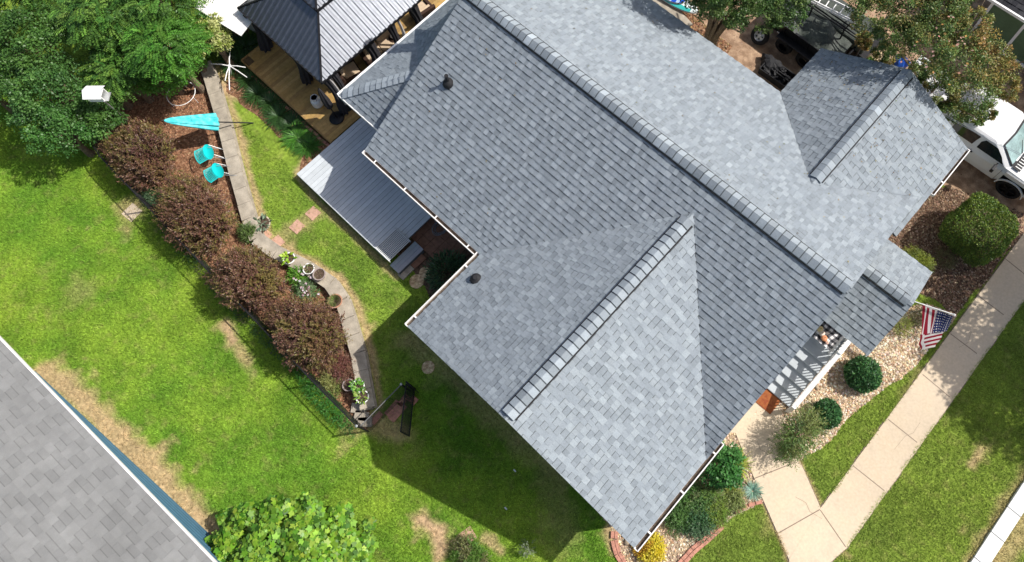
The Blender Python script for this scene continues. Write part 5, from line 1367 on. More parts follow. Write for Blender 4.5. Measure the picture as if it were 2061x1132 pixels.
# upper part hangs from the pole, lower part is folded across
nu, nv = 66, 40
def bil(q, u, v):
    a, b, c, d = [np.array(x, float) for x in q]
    return (a * (1 - u) + b * u) * (1 - v) + (d * (1 - u) + c * u) * v
UP = [W(1857, 611, 2.56), W(1919, 637, 2.80), W(1903, 668, 2.30), W(1852, 674, 2.05)]
LO = [W(1852, 674, 2.05), W(1903, 662, 2.32), W(1884, 698, 1.75), W(1850, 706, 1.55)]
fm = MB()
def colU(u, v):
    if u > .50: 
        cu = (u - .5) / .5 * 9; cv = v * 8
        st = (abs((cu * 1.0) % 1 - .5) < .22) and (abs((cv) % 1 - .5) < .22)
        return WHT if st else BLU
    if v < .05: return WHT
    return RED if int(u / .5 * 6) % 2 == 0 else WHT
def colL(u, v):
    if u < .16 + .1 * v: return RED if u < .09 else WHT
    k = int((v * 8))
    return RED if k % 2 == 0 else WHT
G = np.zeros((nu + 1, nv + 1, 3))
for i in range(nu + 1):
    for j in range(nv + 1):
        u, v = i / nu, j / nv; G[i, j] = bil(UP, u, v) + np.array([.02, .03, .02]) * math.sin(u * 19 + v * 2) * (v * .8 + .2) - np.array([0, 0, .04]) * math.sin(math.pi * u) * (1 - v)
fm.grid(G, colU)
G = np.zeros((nu + 1, nv + 1, 3))
for i in range(nu + 1):
    for j in range(nv + 1):
        u, v = i / nu, j / nv; G[i, j] = bil(LO, u, v * (1 - .0 * u)) + np.array([.02, .02, .04]) * math.sin(v * 9 + u * 3) * v + np.array([0, 0, .05]) * math.sin(u * math.pi) * v
fm.grid(G, colL)
fo = fm.build('flag', M['flag'], None, loc=(3.0, 11.3, 2.5), smooth=True); tagobj(fo, 'American flag with stars and stripes hanging folded from the white pole', 'flag')

# ================================================================ PICKUP TRUCK
TX = 1.55; TY = 18.50
t = thing('pickup_truck', 'white crew-cab pickup truck parked in the driveway at the right edge', 'truck', (TX, TY, 0))
def loft(mb, secs, col=None, mi=0, close=True):
    n = len(secs[0]); V = [p for s in secs for p in s]
    F = [(i * n + j, i * n + (j + 1) % n, (i + 1) * n + (j + 1) % n, (i + 1) * n + j) for i in range(len(secs) - 1) for j in range(n)]
    if close: F += [tuple(range(n - 1, -1, -1)), tuple((len(secs) - 1) * n + j for j in range(n))]
    mb.add(V, F, col, mi)
# body sections along x : (x, half width, z low, z belt)
def bodysec(x, hw, z0, z1, crown=.03): return [(x, -hw * .97, z0), (x, -hw, z0 + .25), (x, -hw, z1 - .22), (x, -hw * .93, z1 - .03), (x, -hw * .5, z1 + crown), (x, hw * .5, z1 + crown), (x, hw * .93, z1 - .03), (x, hw, z1 - .22), (x, hw, z0 + .25), (x, hw * .97, z0)]
mb = MB()
loft(mb, [bodysec(-2.2 - 1.3, 1.02, .55, 1.32), bodysec(-2.15, 1.05, .42, 1.34), bodysec(.95, 1.05, .42, 1.34)])
loft(mb, [bodysec(.95, 1.05, .42, 1.34), bodysec(1.12, 1.05, .62, 1.33, .05)])
# front fenders + hood, with open wheel arch
loft(mb, [bodysec(1.12, 1.05, .98, 1.33, .05), bodysec(2.05, 1.05, .98, 1.28, .05)])
loft(mb, [bodysec(2.05, 1.05, .55, 1.28, .05), bodysec(2.6, 1.03, .55, 1.20, .03), bodysec(2.85, .95, .6, 1.05, .02)])
body = mb.build('body', M['paint'], t, local=True, smooth=False, bevel=.035)
mb = MB(); arch = [(1.58 + .50 * math.cos(a), .42 + .52 * math.sin(a)) for a in np.linspace(0.05, math.pi - .05, 14)]
for sy in (-1, 1):
    for a, b in zip(arch[:-1], arch[1:]): mb.beam((a[0], sy * 1.055, a[1]), (b[0], sy * 1.055, b[1]), .035, .06, up=(0, 1, 0))
mb.build('wheel_arch', M['paint'], t, local=True)
mb = MB(); mb.box((1.58, 0, .75), (.95, 1.7, .5)); mb.build('inner_arch', M['black'], t, local=True)
# cab greenhouse
bx0, bx1, tx0, tx1, bw, tw, zb0, zt = -1.75, 1.12, -1.45, .42, 1.0, .83, 1.32, 1.93
def rr(x0, x1, hw, z, k=.12): return [(x0, -hw + k, z), (x0 + k, -hw, z), (x1 - k, -hw, z), (x1, -hw + k, z), (x1 + .05, 0, z), (x1, hw - k, z), (x1 - k, hw, z), (x0 + k, hw, z), (x0, hw - k, z)]
mb = MB(); loft(mb, [rr(bx0, bx1, bw, zb0 - .02), rr(tx0, tx1, tw, zt - .05), rr(tx0 + .1, tx1 - .1, tw - .10, zt)]); mb.build('cab', M['paint'], t, local=True, smooth=False, bevel=.03)
def side_pt(x, f, sy): # f 0 belt..1 top
    return (x, sy * (bw + (tw - bw) * f + .006), zb0 + (zt - .05 - zb0) * f)
for sy in (-1, 1):
    for x0, x1, xt0, xt1 in ((-.12, .88, -.02, .42), (-1.15, -.30, -1.0, -.22)):
        mb = MB(); lo, hi = .10, .86
        q = [side_pt(x0, lo, sy), side_pt(x1, lo, sy), side_pt(x1 * .6 + xt1 * .4, .5, sy), side_pt(xt1, hi, sy), side_pt(xt0, hi, sy), side_pt(x0, .6, sy)]
        mb.add(q, [(0, 1, 2, 3, 4, 5) if sy < 0 else (5, 4, 3, 2, 1, 0)]); mb.build('side_window', M['glass'], t, local=True)
mb = MB(); f0, f1 = .10, .93
wsx = lambda f: bx1 + (tx1 - bx1) * f + .012
q = [(wsx(.04), -.80, zb0 + .03), (wsx(.04) + .05, 0, zb0 + .03), (wsx(.04), .80, zb0 + .03), (wsx(.93), .66, zt - .09), (wsx(.93) + .05, 0, zt - .09), (wsx(.93), -.66, zt - .09)]
q = [(x + .02, y, z + .012) for x, y, z in q]
mb.add(q, [(0, 1, 4, 5), (1, 2, 3, 4)]); ws = mb.build('windscreen', M['wsglass'], t, local=True)
mb = MB(); qq = [np.array(p_) + (.004, 0, .006) for p_ in q]
for a, b in ((0, 5), (5, 4), (4, 3), (3, 2), (2, 1), (1, 0)): mb.beam(qq[a], qq[b], .055, .012)
mb.build('seal', M['black'], ws, local=True)
mb = MB(); mb.beam((1.14, -.2, 1.40), (.86, .1, 1.60), .022, .02); mb.beam((1.14, .5, 1.40), (.88, .75, 1.56), .022, .02); mb.build('wiper', M['black'], ws, local=True)
mb = MB()
for k in range(9): mb.box((1.30, -.72 + k * .18, 1.385), (.20, .10, .015))
mb.box((1.30, 0, 1.375), (.26, 1.7, .012), mi=0); mb.build('cowl', M['black'], t, local=True)
mb = MB()
for k in range(14): mb.box((1.32, -.76 + k * .117, 1.392), (.2, .03, .012))
mb.build('cowl_louvre', M['galv'], t, local=True)
for sy in (-1, 1):
    mb = MB(); mb.box((.72, sy * 1.26, 1.30), (.10, .26, .20)); mb.beam((.74, sy * 1.0, 1.32), (.72, sy * 1.18, 1.30), .05, .05); mb.build('wing_mirror', M['black'], t, local=True, bevel=.02)
    mb = MB(); mb.box((.665, sy * 1.26, 1.30), (.01, .22, .16)); mb.build('mirror_glass', M['glass'], t.children[-1], local=True)
    for x in (-.22, -1.2): mb = MB(); mb.box((x, sy * 1.075, 1.12), (.20, .03, .05)); mb.build('door_handle', M['black'], t, local=True)
    mb = MB()
    for x in (-.20, .98, -1.3): mb.box((x, sy * 1.052, .86), (.012, .006, .72))
    mb.build('door_gap', M['black'], t, local=True)
    for x in (1.58, -2.3):
        w = MB(); n = 28; V = []
        prof = [(.30, -.12), (.40, -.14), (.43, -.08), (.43, .08), (.40, .14), (.30, .12)]
        for r, y in prof:
            for j in range(n): a = 6.283 * j / n; V.append((x + r * math.cos(a), sy * .93 + y, .43 + r * math.sin(a)))
        F = [(i * n + j, i * n + (j + 1) % n, (i + 1) * n + (j + 1) % n, (i + 1) * n + j) for i in range(5) for j in range(n)]
        w.add(V, F); wh = w.build('wheel', M['tyre'], t, local=True)
        w = MB(); yy = sy * 1.02
        V = [(x, yy, .43)] + [(x + .30 * math.cos(6.283 * j / 24), yy - sy * .03, .43 + .30 * math.sin(6.283 * j / 24)) for j in range(24)]
        w.add(V, [(0, 1 + j, 1 + (j + 1) % 24) for j in range(24)] + [(0, 1 + (j + 1) % 24, 1 + j) for j in range(24)])
        for k in range(5): a = k * 1.2566; w.beam((x, yy + sy * .01, .43), (x + .27 * math.cos(a), yy + sy * .01, .43 + .27 * math.sin(a)), .06, .02, up=(0, 1, 0))
        w.build('rim', M['black'], wh, local=True)
mb = MB()
for sy in (-1, 1): mb.box((2.80, sy * .72, .92), (.14, .34, .22))
mb.build('headlight', M['glass'], t, local=True, bevel=.02)
mb = MB(); mb.box((-2.65, 0, 1.30), (1.5, 1.75, .06)); mb.build('bed_liner', M['black'], t, local=True)
# overhead service wire crossing the truck
pa = W(1880, 222, 3.6); pb = W(2120, 345, 4.2)
mb = MB()
for k in range(2): mb.tube([pa + np.array([-3, -.8, .3]) + (0, .05 * k, 0), pa + (0, .05 * k, 0), (pa + pb) / 2 - (0, 0, .08) + (0, .05 * k, 0), pb + (0, .05 * k, 0), pb + (pb - pa) * 1.5 + (0, .05 * k, .4)], .006, 4)
tagobj(mb.build('service_wire', M['galv'], None, loc=pa), 'thin pale overhead wires crossing above the white truck', 'wire')

# ================================================================ TRAILER, LADDER, KAYAK, CRATES
c = W(1640, 54, 1.1)
t = thing('dump_trailer', 'black dump trailer with a dark mesh tarp between the trees behind the house', 'trailer', (c[0], c[1], 0), -.02)
mb = MB(); mb.box((0, 0, .62), (2.9, 1.5, .10)); 
for sy in (-1, 1):
    mb.box((0, sy * .72, .90), (2.9, .06, .5)); mb.box((0, sy * .76, 1.16), (2.95, .08, .06))
    for k in range(6): mb.box((-1.3 + k * .52, sy * .77, .88), (.06, .05, .5))
for sx in (-1, 1): mb.box((sx * 1.43, 0, .9), (.06, 1.5, .5))
mb.build('bed', M['trailer'], t, local=True)
G = np.zeros((30, 18, 3))
for i in range(30):
    for j in range(18):
        u, v = i / 29, j / 17; G[i, j] = (-1.5 + 3.0 * u, -.80 + 1.6 * v, 1.20 + .16 * math.sin(math.pi * v) + .05 * math.sin(u * 9 + v * 4) + .03 * math.sin(u * 23 + v * 9) - .05 * (1 - math.sin(math.pi * u)))
mb = MB(); mb.grid(G); mb.build('tarp', M['tarp'], t, local=True, smooth=True)
mb = MB()
for k in range(8): mb.box((-.9 + k * .2, -.81, .66), (.19, .012, .05), col=(.55, .02, .02) if k % 2 else (.8, .8, .8))
mb.build('reflector', M['redw'], t, local=True)
for x in (-.5, .45):
    mb = MB(); n = 24; V = []
    for r, y in ((.18, -.10), (.33, -.11), (.36, 0), (.33, .11), (.18, .10)):
        for j in range(n): a = 6.283 * j / n; V.append((x + r * math.cos(a), -.92 + y, .36 + r * math.sin(a)))
    mb.add(V, [(i * n + j, i * n + (j + 1) % n, (i + 1) * n + (j + 1) % n, (i + 1) * n + j) for i in range(4) for j in range(n)]); wh = mb.build('wheel', M['tyre'], t, local=True)
mb = MB(); mb.box((-.02, -.92, .76), (1.7, .3, .03)); mb.build('fender', M['trailer'], t, local=True)
mb = MB(); mb.beam((1.4, -.4, .6), (2.2, 0, .6), .1, .1); mb.beam((1.4, .4, .6), (2.2, 0, .6), .1, .1); mb.build('drawbar', M['trailer'], t, local=True); mb = MB(); mb.tube([(1.5, -.6, .7), (1.62, -.6, 1.1), (1.62, .5, 1.12), (1.5, .5, .7)], .035, 6); mb.build('handle', M['trailer'], t, local=True)
# loose wheel leaning
c = W(1530, 72, .34)
t = thing('spare_wheel', 'loose trailer wheel with a pale rim lying beside the tree behind the house', 'wheel', (c[0], c[1], 0))
V = []; n = 30; mb = MB(); tilt = np.array(Matrix.Rotation(.85, 3, 'X'))
for r, y in ((.20, -.10), (.32, -.11), (.36, -.04), (.36, .05), (.32, .11), (.20, .10)):
    for j in range(n): a = 6.283 * j / n; V.append(tilt @ np.array((r * math.cos(a), r * math.sin(a), y)) + (0, 0, .34))
mb.add(V, [(i * n + j, i * n + (j + 1) % n, (i + 1) * n + (j + 1) % n, (i + 1) * n + j) for i in range(5) for j in range(n)]); mb.build('tyre', M['tyre'], t, local=True)
mb = MB(); V = []
for r, y in ((.215, .085), (.19, .06), (.16, .03), (.08, .05), (.05, .09), (.01, .09)):
    for j in range(n): a = 6.283 * j / n; V.append(tilt @ np.array((r * math.cos(a), r * math.sin(a), y)) + (0, 0, .34))
mb.add(V, [(i * n + j, i * n + (j + 1) % n, (i + 1) * n + (j + 1) % n, (i + 1) * n + j) for i in range(5) for j in range(n)])
mb.build('rim', M['rim'], t, local=True)
mb = MB()
for k in range(5): a = k * 1.2566; mb.tube([tilt @ np.array((.12 * math.cos(a), .12 * math.sin(a), .04)) + (0, 0, .34), tilt @ np.array((.12 * math.cos(a), .12 * math.sin(a), .075)) + (0, 0, .34)], .03, 8)
mb.build('rim_hole', M['black'], t, local=True)
# ladder rack
t = thing('rack_truck', 'black utility trailer frame carrying the white ladder', 'trailer', (-4.9, 18.6, 0), -.02)
mb = MB(); mb.box((-.6, .3, .7), (4.2, 1.3, .5)); 
for x in (-2.4, -1, .4, 1.2): mb.beam((x, -.5, .9), (x, -.5, 1.9), .05, .05); mb.beam((x, .9, .9), (x, .9, 1.9), .05, .05); mb.beam((x, -.6, 1.9), (x, 1.0, 1.9), .05, .05)
for y in (-.55, -.45, -.3): mb.beam((-2.7, y, 1.93), (1.35, y, 1.93), .035, .05)
mb.build('rack', M['trailer'], t, local=True)
mb = MB(); mb.box((-.4, .3, 1.15), (3.4, 1.2, .5)); mb.build('load', M['tarp'], t, local=True, bevel=.08)
la = W(1600, -25, 2.05); lb_ = W(1732, 42, 2.05); ld = norm(lb_ - la); ln = np.array([-ld[1], ld[0], 0])
t = thing('ladder', 'white aluminium extension ladder lying on the black rack', 'ladder', la)
mb = MB(); la2 = la - ld * 1.5
for s in (-.24, .24): mb.beam(la2 + ln * s, lb_ + ln * s, .035, .09)
mb.build('side_rail', M['white'], t)
k = 0
while k * .28 < np.linalg.norm(lb_ - la2):
    q = la2 + ld * k * .28; mb = MB(); mb.beam(q - ln * .24, q + ln * .24, .035, .03); mb.build('rung', M['white'], t); k += 1
mb = MB()
for s in (-.20, .20): mb.beam(la + ln * s + ld * .3 + (0, 0, .07), lb_ + ln * s - ld * .15 + (0, 0, .07), .03, .06)
mb.build('fly_rail', M['white'], t)
# crates of black pots
for i, (q, dx, lab) in enumerate((((1560, 150), .0, 'open black crate nearest the house wall behind the main roof'), ((1585, 152), .0, 'open black crate tucked under the rear wing eave'))):
    c = W(*q, .3); t = thing('black_crate', lab, 'crate', (c[0], c[1], 0), .0, 'black crates behind the house')
    mb = MB(); w, d, h = 1.15, .38, .34; mb.box((0, 0, .03), (w, d, .03))
    for s in (-1, 1): mb.box((0, s * d / 2, h / 2), (w, .03, h)); mb.box((s * w / 2, 0, h / 2), (.03, d, h))
    mb.build('box', M['blackplastic'], t, local=True)
    R = random.Random(i)
    mb = MB()
    for k in range(26): mb.box((R.uniform(-.5, .5), R.uniform(-.14, .14), R.uniform(.12, .33)), (R.uniform(.08, .2), R.uniform(.05, .14), .02), rz=R.uniform(0, 3), rx=R.uniform(-.6, .6), ry=R.uniform(-.4, .4))
    mb.build('contents', M['blackplastic'], t, local=True)
c = W(1553, 128, .25); mb = MB(); V = []; k = 18
for zz, rr in ((0, 1), (.25, 1.05), (.38, .8), (.45, .3)):
    for j in range(k): a = 6.283 * j / k; w = rr * (.36 + .07 * math.sin(3 * a) + .05 * math.sin(7 * a)); V.append((w * 1.2 * math.cos(a), w * .8 * math.sin(a), zz))
mb.add(V, [(i * k + j, i * k + (j + 1) % k, (i + 1) * k + (j + 1) % k, (i + 1) * k + j) for i in range(3) for j in range(k)] + [tuple(range(3 * k, 4 * k))])
tagobj(mb.build('tarp_bundle', M['blackplastic'], None, True, loc=(c[0], c[1], 0)), 'crumpled black plastic bundle beyond the open crates', 'plastic bundle')
# paddle board leaning by the wall
def hull(name, label, a, b, wd, cols, z=.35, cat='paddle board', tiltv=(0, 0, 0)):
    a = W(*a, z); b = W(*b, z); d = norm(b - a); s = np.array([-d[1], d[0], 0.]) + np.array(tiltv); s = norm(s); L = np.linalg.norm(b - a); n = 40; k = 10; G = np.zeros((n + 1, k + 1, 3))
    for i in range(n + 1):
        u = i / n; w = wd / 2 * (math.sin(math.pi * min(1, max(0.0, u))) ** .45 + .02)
        for j in range(k + 1): v = -1 + 2 * j / k; G[i, j] = a + d * L * u + s * w * v + np.array([0, 0, .06 * (1 - v * v) + .10 * (2 * u - 1) ** 2])
    mb = MB(); mb.grid(G, cols); G2 = G[:, ::-1].copy(); G2[:, :, 2] -= .08; mb.grid(G2, lambda u, v: (.6, .6, .6))
    return tagobj(mb.build(name, M['board'], None, loc=(a[0], a[1], 0)), label, cat)
hull('paddle_board', 'white and turquoise paddle board lying behind the house', (1300, -40), (1404, 27), .62, lambda u, v: (.05, .45, .42) if (v < .30 and u > .35 and u < .9) else (.02, .10, .5) if u < .62 and v < .5 else (.75, .82, .80), .45)
hull('kayak_float', 'bright blue inflatable float end behind the house', (1325, -25), (1380, 5), .55, lambda u, v: (.02, .09, .55) if (int(u * 12) % 3) else (.5, .65, .9), .55, 'float')
mb = MB(); a = W(1338, 12, .3); b = W(1382, 58, .3); d = norm(b - a); mb.beam(a - d * .9, b, .62, .05); mb.beam(a - d * .9 + (-.28, -.14, -.12), b + (-.28, -.14, -.12), .10, .22)
tagobj(mb.build('plank', M['cap'], None, loc=(a[0], a[1], 0)), 'pale weathered board lying beside the paddle board', 'board')

c = W(1752, 122, .05); t = thing('wooden_pallet', 'pale slatted wooden panel lying between the ladder and the rear wing roof', 'pallet', (c[0], c[1], 0), .05)
for k in range(11): mb = MB(); mb.box((-.75 + k * .15, 0, .09), (.12, 1.1, .025)); mb.build('slat', M['palewood'], t, local=True)
for y in (-.45, .45): mb = MB(); mb.box((0, y, .04), (1.6, .08, .07)); mb.build('bearer', M['palewood'], t, local=True)
for i, (q, r) in enumerate((((1818, 118), .26), ((1902, 182), .2))):
    c = W(*q, .4); V = []; k = 16; mb = MB()
    for zz, rr in ((0, 1), (.2, 1.05), (.34, .7), (.42, .2)):
        for j in range(k): a = 6.283 * j / k; w = rr * r * (1 + .22 * math.sin(3 * a + i) + .12 * math.sin(7 * a)); V.append((w * math.cos(a), w * math.sin(a), zz + .05 * math.sin(5 * a)))
    mb.add(V, [(i_ * k + j, i_ * k + (j + 1) % k, (i_ + 1) * k + (j + 1) % k, (i_ + 1) * k + j) for i_ in range(3) for j in range(k)] + [tuple(range(3 * k, 4 * k))])
    tagobj(mb.build('tarp_bundle', M['bluetarp'], None, True, loc=(c[0], c[1], 0)), ['crumpled blue tarp just past the rear gable peak', 'smaller crumpled blue tarp between the rear gable and the white truck'][i], 'tarp')


# ================================================================ TREES
r2 = np.random.default_rng(21)
GR = [(.065, .155, .025), (.095, .205, .032), (.05, .125, .022), (.13, .25, .04)]
GD = [(.045, .115, .022), (.065, .15, .03), (.09, .19, .035)]
GRP = 'trees crowding the upper left corner'
def frond_tree(x, y, h, r, label, pal, nf=620, length=.42):
    V, T = fronds((x, y, h), (r, r, r * .8), nf, length, 9, .12, .04, pal, r2, low=-.15)
    V2, T2 = foliage((x, y, h - .3), (r * .8, r * .8, r * .6), 26, r * .34, 70, .12, .05, GD, r2)
    t = thing('tree', label, 'tree', (x, y, 0), 0, GRP); bulk('crown', np.concatenate([V, V2]), 4, np.concatenate([T, T2]), M['leaf'], t); trunk_mb((x, y, 0), h, .12, r * .8, r=r2).build('trunk', M['bark'], t)
def leafy_tree(name, x, y, h, r, label, pal, nsub=70, nleaf=120, L=.10, Wd=.055, group=GRP, sub=.34, flatz=.75, lean=(0, 0), tr=.12, nl=7, cat='tree'):
    V, T = foliage((x, y, h), (r, r, r * flatz), nsub, r * sub, nleaf, L, Wd, pal, r2, low=-.45)
    t = thing(name, label, cat, (x - lean[0], y - lean[1], 0), 0, group); bulk('crown', V, 4, T, M['leaf'], t)
    trunk_mb((x - lean[0], y - lean[1], 0), h, tr, r * .75, nl, lean, r=r2).build('trunk', M['bark'], t); return t
frond_tree(-25.6, 2.6, 3.6, 1.5, 'feathery-leaved tree in the very top left corner', GR)
frond_tree(-23.6, .7, 3.3, 1.35, 'feathery-leaved tree left of the white birdhouse', GR)
frond_tree(-22.6, 2.6, 3.4, 1.3, 'feathery-leaved tree at the top edge right of the corner', GR)
frond_tree(-21.2, 1.35, 2.9, 1.15, 'bright feathery tree just above the white birdhouse', [(.06, .17, .02), (.09, .22, .03)])
frond_tree(-26.8, .2, 3.2, 1.4, 'feathery-leaved tree at the left picture edge', GR)
frond_tree(-24.0, 4.6, 3.6, 1.3, 'feathery-leaved tree above the picture edge by the shed', GR)
leafy_tree('tree', -24.9, -1.6, 2.8, 1.35, 'dark dense tree below the feathery ones at the left edge', GD, 60, 130)
leafy_tree('tree', -23.0, -2.4, 2.5, 1.25, 'mid-green rounded tree under the white birdhouse', [(.06, .15, .03), (.09, .19, .04), (.045, .12, .03)], 60, 130, .09, .05)
leafy_tree('tree', -25.6, -3.9, 2.2, 1.25, 'low spreading green tree at the left edge above the lawn', [(.05, .13, .025), (.08, .18, .03)], 55, 130)
leafy_tree('tree', *W(120, 262, 1.9)[:2], 1.9, 1.05, 'glossy green tree nearest the lawn corner of the fence', [(.05, .15, .03), (.08, .2, .04)], 50, 130, .08, .05)
leafy_tree('tree', *W(196, 238, 1.7)[:2], 1.7, .75, 'small dark tree between the birdhouse pole and the bed', GD, 45, 120)
leafy_tree('tree', -27.8, -2.4, 2.9, 1.4, 'dark tree cut by the left picture edge', GD, 50, 120)
frond_tree(*W(238, 140, 2.2)[:2], 2.2, .95, 'feathery low tree right of the white birdhouse over the mulch', GR, 420)
leafy_tree('tree', *W(215, 175, 1.5)[:2], 1.5, .8, 'small mid-green tree hiding the mulch behind the birdhouse pole', GR, 40, 110)
leafy_tree('fig_tree', *W(322, 140, 1.6)[:2], 1.6, .95, 'bright green bushy plant spilling over the white hoop', [(.09, .24, .02), (.13, .30, .03), (.07, .18, .02)], 50, 110, .10, .055, None, cat='plant')
leafy_tree('fig_tree', *W(392, 118, 1.1)[:2], 1.1, .48, 'small bright green plant beyond the end of the garden wall', [(.12, .27, .03), (.17, .30, .04), (.08, .2, .03)], 26, 80, .09, .05, None, cat='plant')
leafy_tree('variegated_shrub', *W(424, 76, 1.9)[:2], 1.9, .74, 'yellow-green variegated shrub in front of the white shed', [(.26, .32, .06), (.36, .38, .12), (.16, .24, .04), (.45, .46, .2)], 40, 80, .12, .06, None, cat='shrub')

# tree with the leaning multi-stem trunk behind the house
t = thing('crepe_myrtle', 'multi-stemmed tree with a thick ribbed trunk hanging over the loose wheel', 'tree', (-8.2, 15.4, 0))
mb = MB(); b0 = np.array([-8.25, 15.45, 0.])
for i in range(9):
    a = i * .7; e = np.array([math.cos(a), math.sin(a), 0])
    mb.tube([b0 + e * .16, b0 + e * .20 + (.0, .1, .8), b0 + e * .42 + (.1, .35, 2.0), b0 + e * 1.3 + (.4, .9, 3.2)], [.11, .085, .06, .025], 8)
mb.build('trunk', M['bark'], t)
Vs = []; Ts = []
for (px_, py_, z_, r_) in ((1480, 15, 3.3, .8), (1550, 28, 3.0, .62), (1440, 5, 3.6, .7), (1590, 15, 3.2, .7), (1480, 45, 2.6, .35), (1520, -30, 3.8, .95), (1420, -20, 4.2, .8), (1600, -40, 3.8, .9)):
    c = W(px_, py_, z_); V, T = foliage(c, (r_, r_, r_ * .7), int(34 * r_ + 8), r_ * .36, 95, .075, .042, [(.06, .13, .03), (.09, .17, .035), (.045, .09, .025), (.14, .2, .05)], r2, low=-.5); Vs.append(V); Ts.append(T)
for (x_, y_, z_, r_) in ((-8.4, 14.6, 5.2, .85), (-7.6, 15.3, 5.4, .9), (-9.3, 14.6, 5.3, .85), (-8.6, 16.1, 5.6, 1.0), (-8.8, 14.25, 5.0, .55), (-7.9, 14.4, 4.8, .5), (-10.2, 14.7, 5.4, .8)):
    V, T = foliage((x_, y_, z_), (r_, r_, r_ * .6), 30, r_ * .34, 80, .075, .042, [(.06, .13, .03), (.09, .17, .035)], r2)
    Vs.append(V); Ts.append(T)
bulk('crown', np.concatenate(Vs), 4, np.concatenate(Ts), M['leaf'], t)

# large tree with orange tinged leaves
t = thing('crepe_myrtle', 'large tree with orange-tinged leaves beside the white truck', 'tree', (-1.2, 19.4, 0))
mb = MB(); b0 = np.array([-.9, 18.9, 0.])
for i in range(11):
    a = i * .6; e = np.array([math.cos(a), math.sin(a), 0]); R_ = 1.2 + .5 * math.sin(i * 2.3)
    mb.tube([b0 + e * .14, b0 + e * .35 + (0, 0, .9), b0 + e * .9 * R_ + (0, 0, 2.2), b0 + e * 1.5 * R_ + (0, 0, 3.4)], [.08, .06, .04, .014], 7)
    mb.tube([b0 + e * .9 * R_ + (0, 0, 2.2), b0 + e * 1.1 * R_ + np.array([e[1], -e[0], 0]) * .6 + (0, 0, 3.2)], [.03, .01], 5)
mb.build('trunk', M['bark'], t)
CM = [(.085, .155, .035), (.12, .19, .045), (.065, .12, .03), (.17, .20, .055), (.26, .18, .05), (.10, .17, .04)]
CM2 = [(.26, .20, .05), (.36, .20, .07), (.18, .2, .05), (.13, .18, .045)]
Vs = []; Ts = []
blobs = [(1760, 25, 3.4, .8, 0), (1830, 20, 3.8, .9, 0), (1900, 30, 4.0, .9, 0), (1950, 60, 3.8, .8, 1), (1800, 75, 3.3, .7, 0), (1870, 95, 3.8, 1.0, 0), (1940, 120, 3.6, .9, 0), (2000, 130, 3.2, .7, 1), (2025, 175, 2.8, .45, 1), (1960, 185, 3.0, .75, 0), (1890, 175, 3.1, .65, 0), (1920, 225, 2.7, .45, 0), (1850, -25, 4.0, .9, 0), (1930, -20, 4.0, .8, 0), (1780, 110, 2.8, .4, 0), (1760, 0, 3.0, .5, 0), (1840, 150, 2.8, .4, 0), (1960, 238, 2.4, .26, 0), (1990, 225, 2.4, .28, 0), (1740, 80, 2.3, .35, 1)]
for (px_, py_, z_, r_, w) in blobs:
    if z_ > 3.2: z_ += 1.5; r_ *= .93
    c = W(px_, py_, z_); V, T = foliage(c, (r_, r_, r_ * .75), int(40 * r_ + 8), r_ * .34, 105, .07, .038, CM2 if w else CM, r2, low=-.5, flat=.4); Vs.append(V); Ts.append(T)
bulk('crown', np.concatenate(Vs), 4, np.concatenate(Ts), M['leaf'], t)
n = 40; c = W(1900, 100, 5.9); P = c + np.clip(r2.normal(size=(n, 3)), -1.3, 1.3) * (.55, .8, .1); V = leafquads(P, norm(r2.normal(size=(n, 3)) * (1, 1, .3)), norm(np.array([0, 0, 1.]) + r2.normal(size=(n, 3)) * .3), .10, .07)
bulk('blossom', V, 4, pick([(.5, .28, .2), (.55, .36, .3), (.45, .25, .08)], n, r=r2), M['petal'], t)

# green strip of shrubs between trailer and big tree
for q, r_, lab in (((1775, 60), .55, 'small bright green bush behind the ladder'), ((1745, 130), .3, 'little green bush between trailer and rear wing roof')):
    c = W(*q, .8); leafy_tree('green_bush', c[0], c[1], .7, r_, lab, [(.08, .2, .03), (.12, .22, .04), (.2, .2, .05)], 22, 80, .08, .04, None, cat='bush', tr=.03)

# trees in the front yard just outside the picture, whose shade falls on the path
leafy_tree('shade_tree', 8.3, 16.9, 5.4, 2.2, 'front yard shade tree just beyond the right picture edge', GR, 105, 110, .15, .09, None, tr=.2)
leafy_tree('shade_tree', 9.6, 19.6, 6.4, 1.9, 'second front yard shade tree beyond the driveway end', GR, 85, 110, .15, .09, None, tr=.18)
leafy_tree('shade_tree', 10.6, 16.0, 6.2, 1.9, 'third shade tree standing past the curb at the right', GR, 85, 110, .15, .09, None, tr=.18)

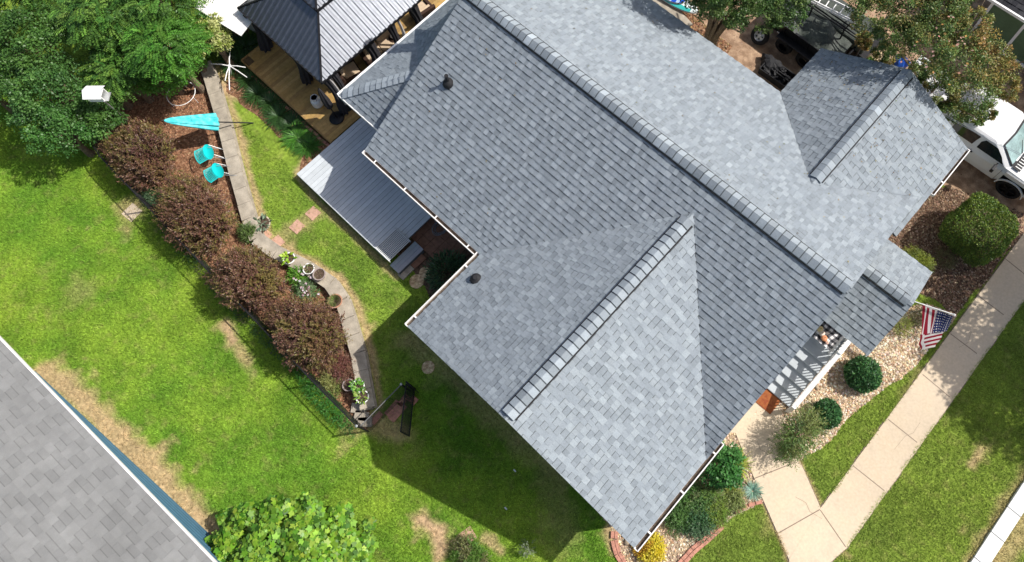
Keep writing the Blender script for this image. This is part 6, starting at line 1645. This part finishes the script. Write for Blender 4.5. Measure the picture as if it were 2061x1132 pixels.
# big-leaved plant at the bottom
def lobed(name, label, c, rad, n, L, pal, base, blobs):
    d = norm(r2.normal(size=(n * 2, 3))); d = d[d[:, 2] > -.15][:n]; n = len(d)
    lump = .72 + .5 * fbm(d[:, 0] * 2.5 + 3, d[:, 1] * 2.5 + 7, 3)
    bl = np.array(blobs); w_ = bl[:, 3] ** 2; bi = r2.choice(len(bl), n, p=w_ / w_.sum())
    P = bl[bi, :3] + d * bl[bi, 3:4] * np.array([1, 1, .7]) * (.6 + .5 * r2.random((n, 1)))
    N = norm(np.array([0, 0, 1.]) + d * .5 + r2.normal(size=(n, 3)) * .35); a = r2.random(n) * 6.283
    U = norm(np.cross(N, np.stack([np.cos(a), np.sin(a), 0 * a], 1))); B = np.cross(N, U)
    s = L * (.45 + .75 * r2.random((n, 1))); col = pick(pal, n, .2, r2); V = []; T = []
    small = s[:, 0] < L * .7; col[small] = col[small] * .5 + np.array([.16, .30, .06]) * .7
    for k, (an, ln) in enumerate(((0, 1), (1.05, .85), (-1.05, .85), (2.1, .55), (-2.1, .55))):
        A = U * math.cos(an) + B * math.sin(an)
        Q = leafquads(P - N * .0, A, N, (s * ln)[:, 0], (s * .62)[:, 0]); V.append(Q); T.append(col * (1 + r2.normal(0, .07, (n, 1))))
    t = thing(name, label, 'tree', base); bulk('crown', np.concatenate(V), 4, np.clip(np.concatenate(T), .004, .9), M['leaf'], t)
    trunk_mb(base, c[2] * .9, .10, rad[0] * .7, 9, r=r2).build('trunk', M['bark'], t)
c = W(588, 1130, 1.0)
LB = [(*W(a_, b_, z_)[:3], r_) for a_, b_, z_, r_ in ((500, 1045, 1.2, .45), (560, 1040, 1.5, .5), (620, 1035, 1.5, .42), (680, 1060, 1.3, .5), (470, 1090, 1.1, .5), (540, 1095, 1.7, .6), (610, 1090, 1.8, .65), (690, 1110, 1.4, .55), (735, 1100, 1.0, .3), (445, 1125, .9, .4), (520, 1140, 1.6, .7), (620, 1150, 1.8, .75), (710, 1165, 1.4, .6), (455, 1045, .8, .25), (545, 1012, 1.1, .22), (610, 1008, 1.1, .22), (690, 1025, 1.0, .22), (740, 1060, .9, .2), (570, 1190, 1.6, .8), (430, 1090, .8, .2))]
lobed('big_leaf_tree', 'bushy young tree with large lobed bright leaves at the bottom edge', (c[0], c[1], 1.1), (2.0, 1.8, 1.1), 5200, .135, [(.12, .27, .02), (.18, .34, .025), (.06, .16, .014), (.26, .40, .045)], (c[0], c[1], 0), LB)
c = W(944, 1118, .25); V, T = sprigs((c[0], c[1], .08), (.62, .40, .3), 1200, .16, 7, .05, .02, [(.07, .17, .02), (.10, .22, .03), (.2, .17, .08)], low=0)
plant('low_bush', 'low bush over the half-hidden paver at the bottom', 'bush', (c[0], c[1], 0), V, T)
c = W(1060, 1105, .3); V, T = sprigs((c[0], c[1], .3), (.16, .2, .3), 60, .16, 6, .05, .025, [(.14, .18, .09), (.2, .24, .14)], low=-.3)
plant('sapling', 'tiny pale sapling at the tip of the roof shadow', 'plant', (c[0], c[1], 0), V, T, None, stems_mb((c[0], c[1], 0), .5, 3, .12, .006))
# scraps on the lawn
for q, lab in (((1018, 1024), 'small white scrap lying in the roof shadow on the lawn'), ((1036, 948), 'pale fallen leaf higher up in the roof shadow')):
    c = W(*q, .06); mb = MB(); mb.add([(-.05, -.018, 0), (.05, -.015, .01), (.05, .02, .012), (0, .026, .02), (-.05, .018, .004), (0, 0, -.004)], [(0, 1, 2, 3, 4), (4, 3, 2, 1, 5, 0)]); tagobj(mb.build('paper_scrap', M['white'], None, True, loc=(c[0], c[1], .055)), lab, 'scrap')
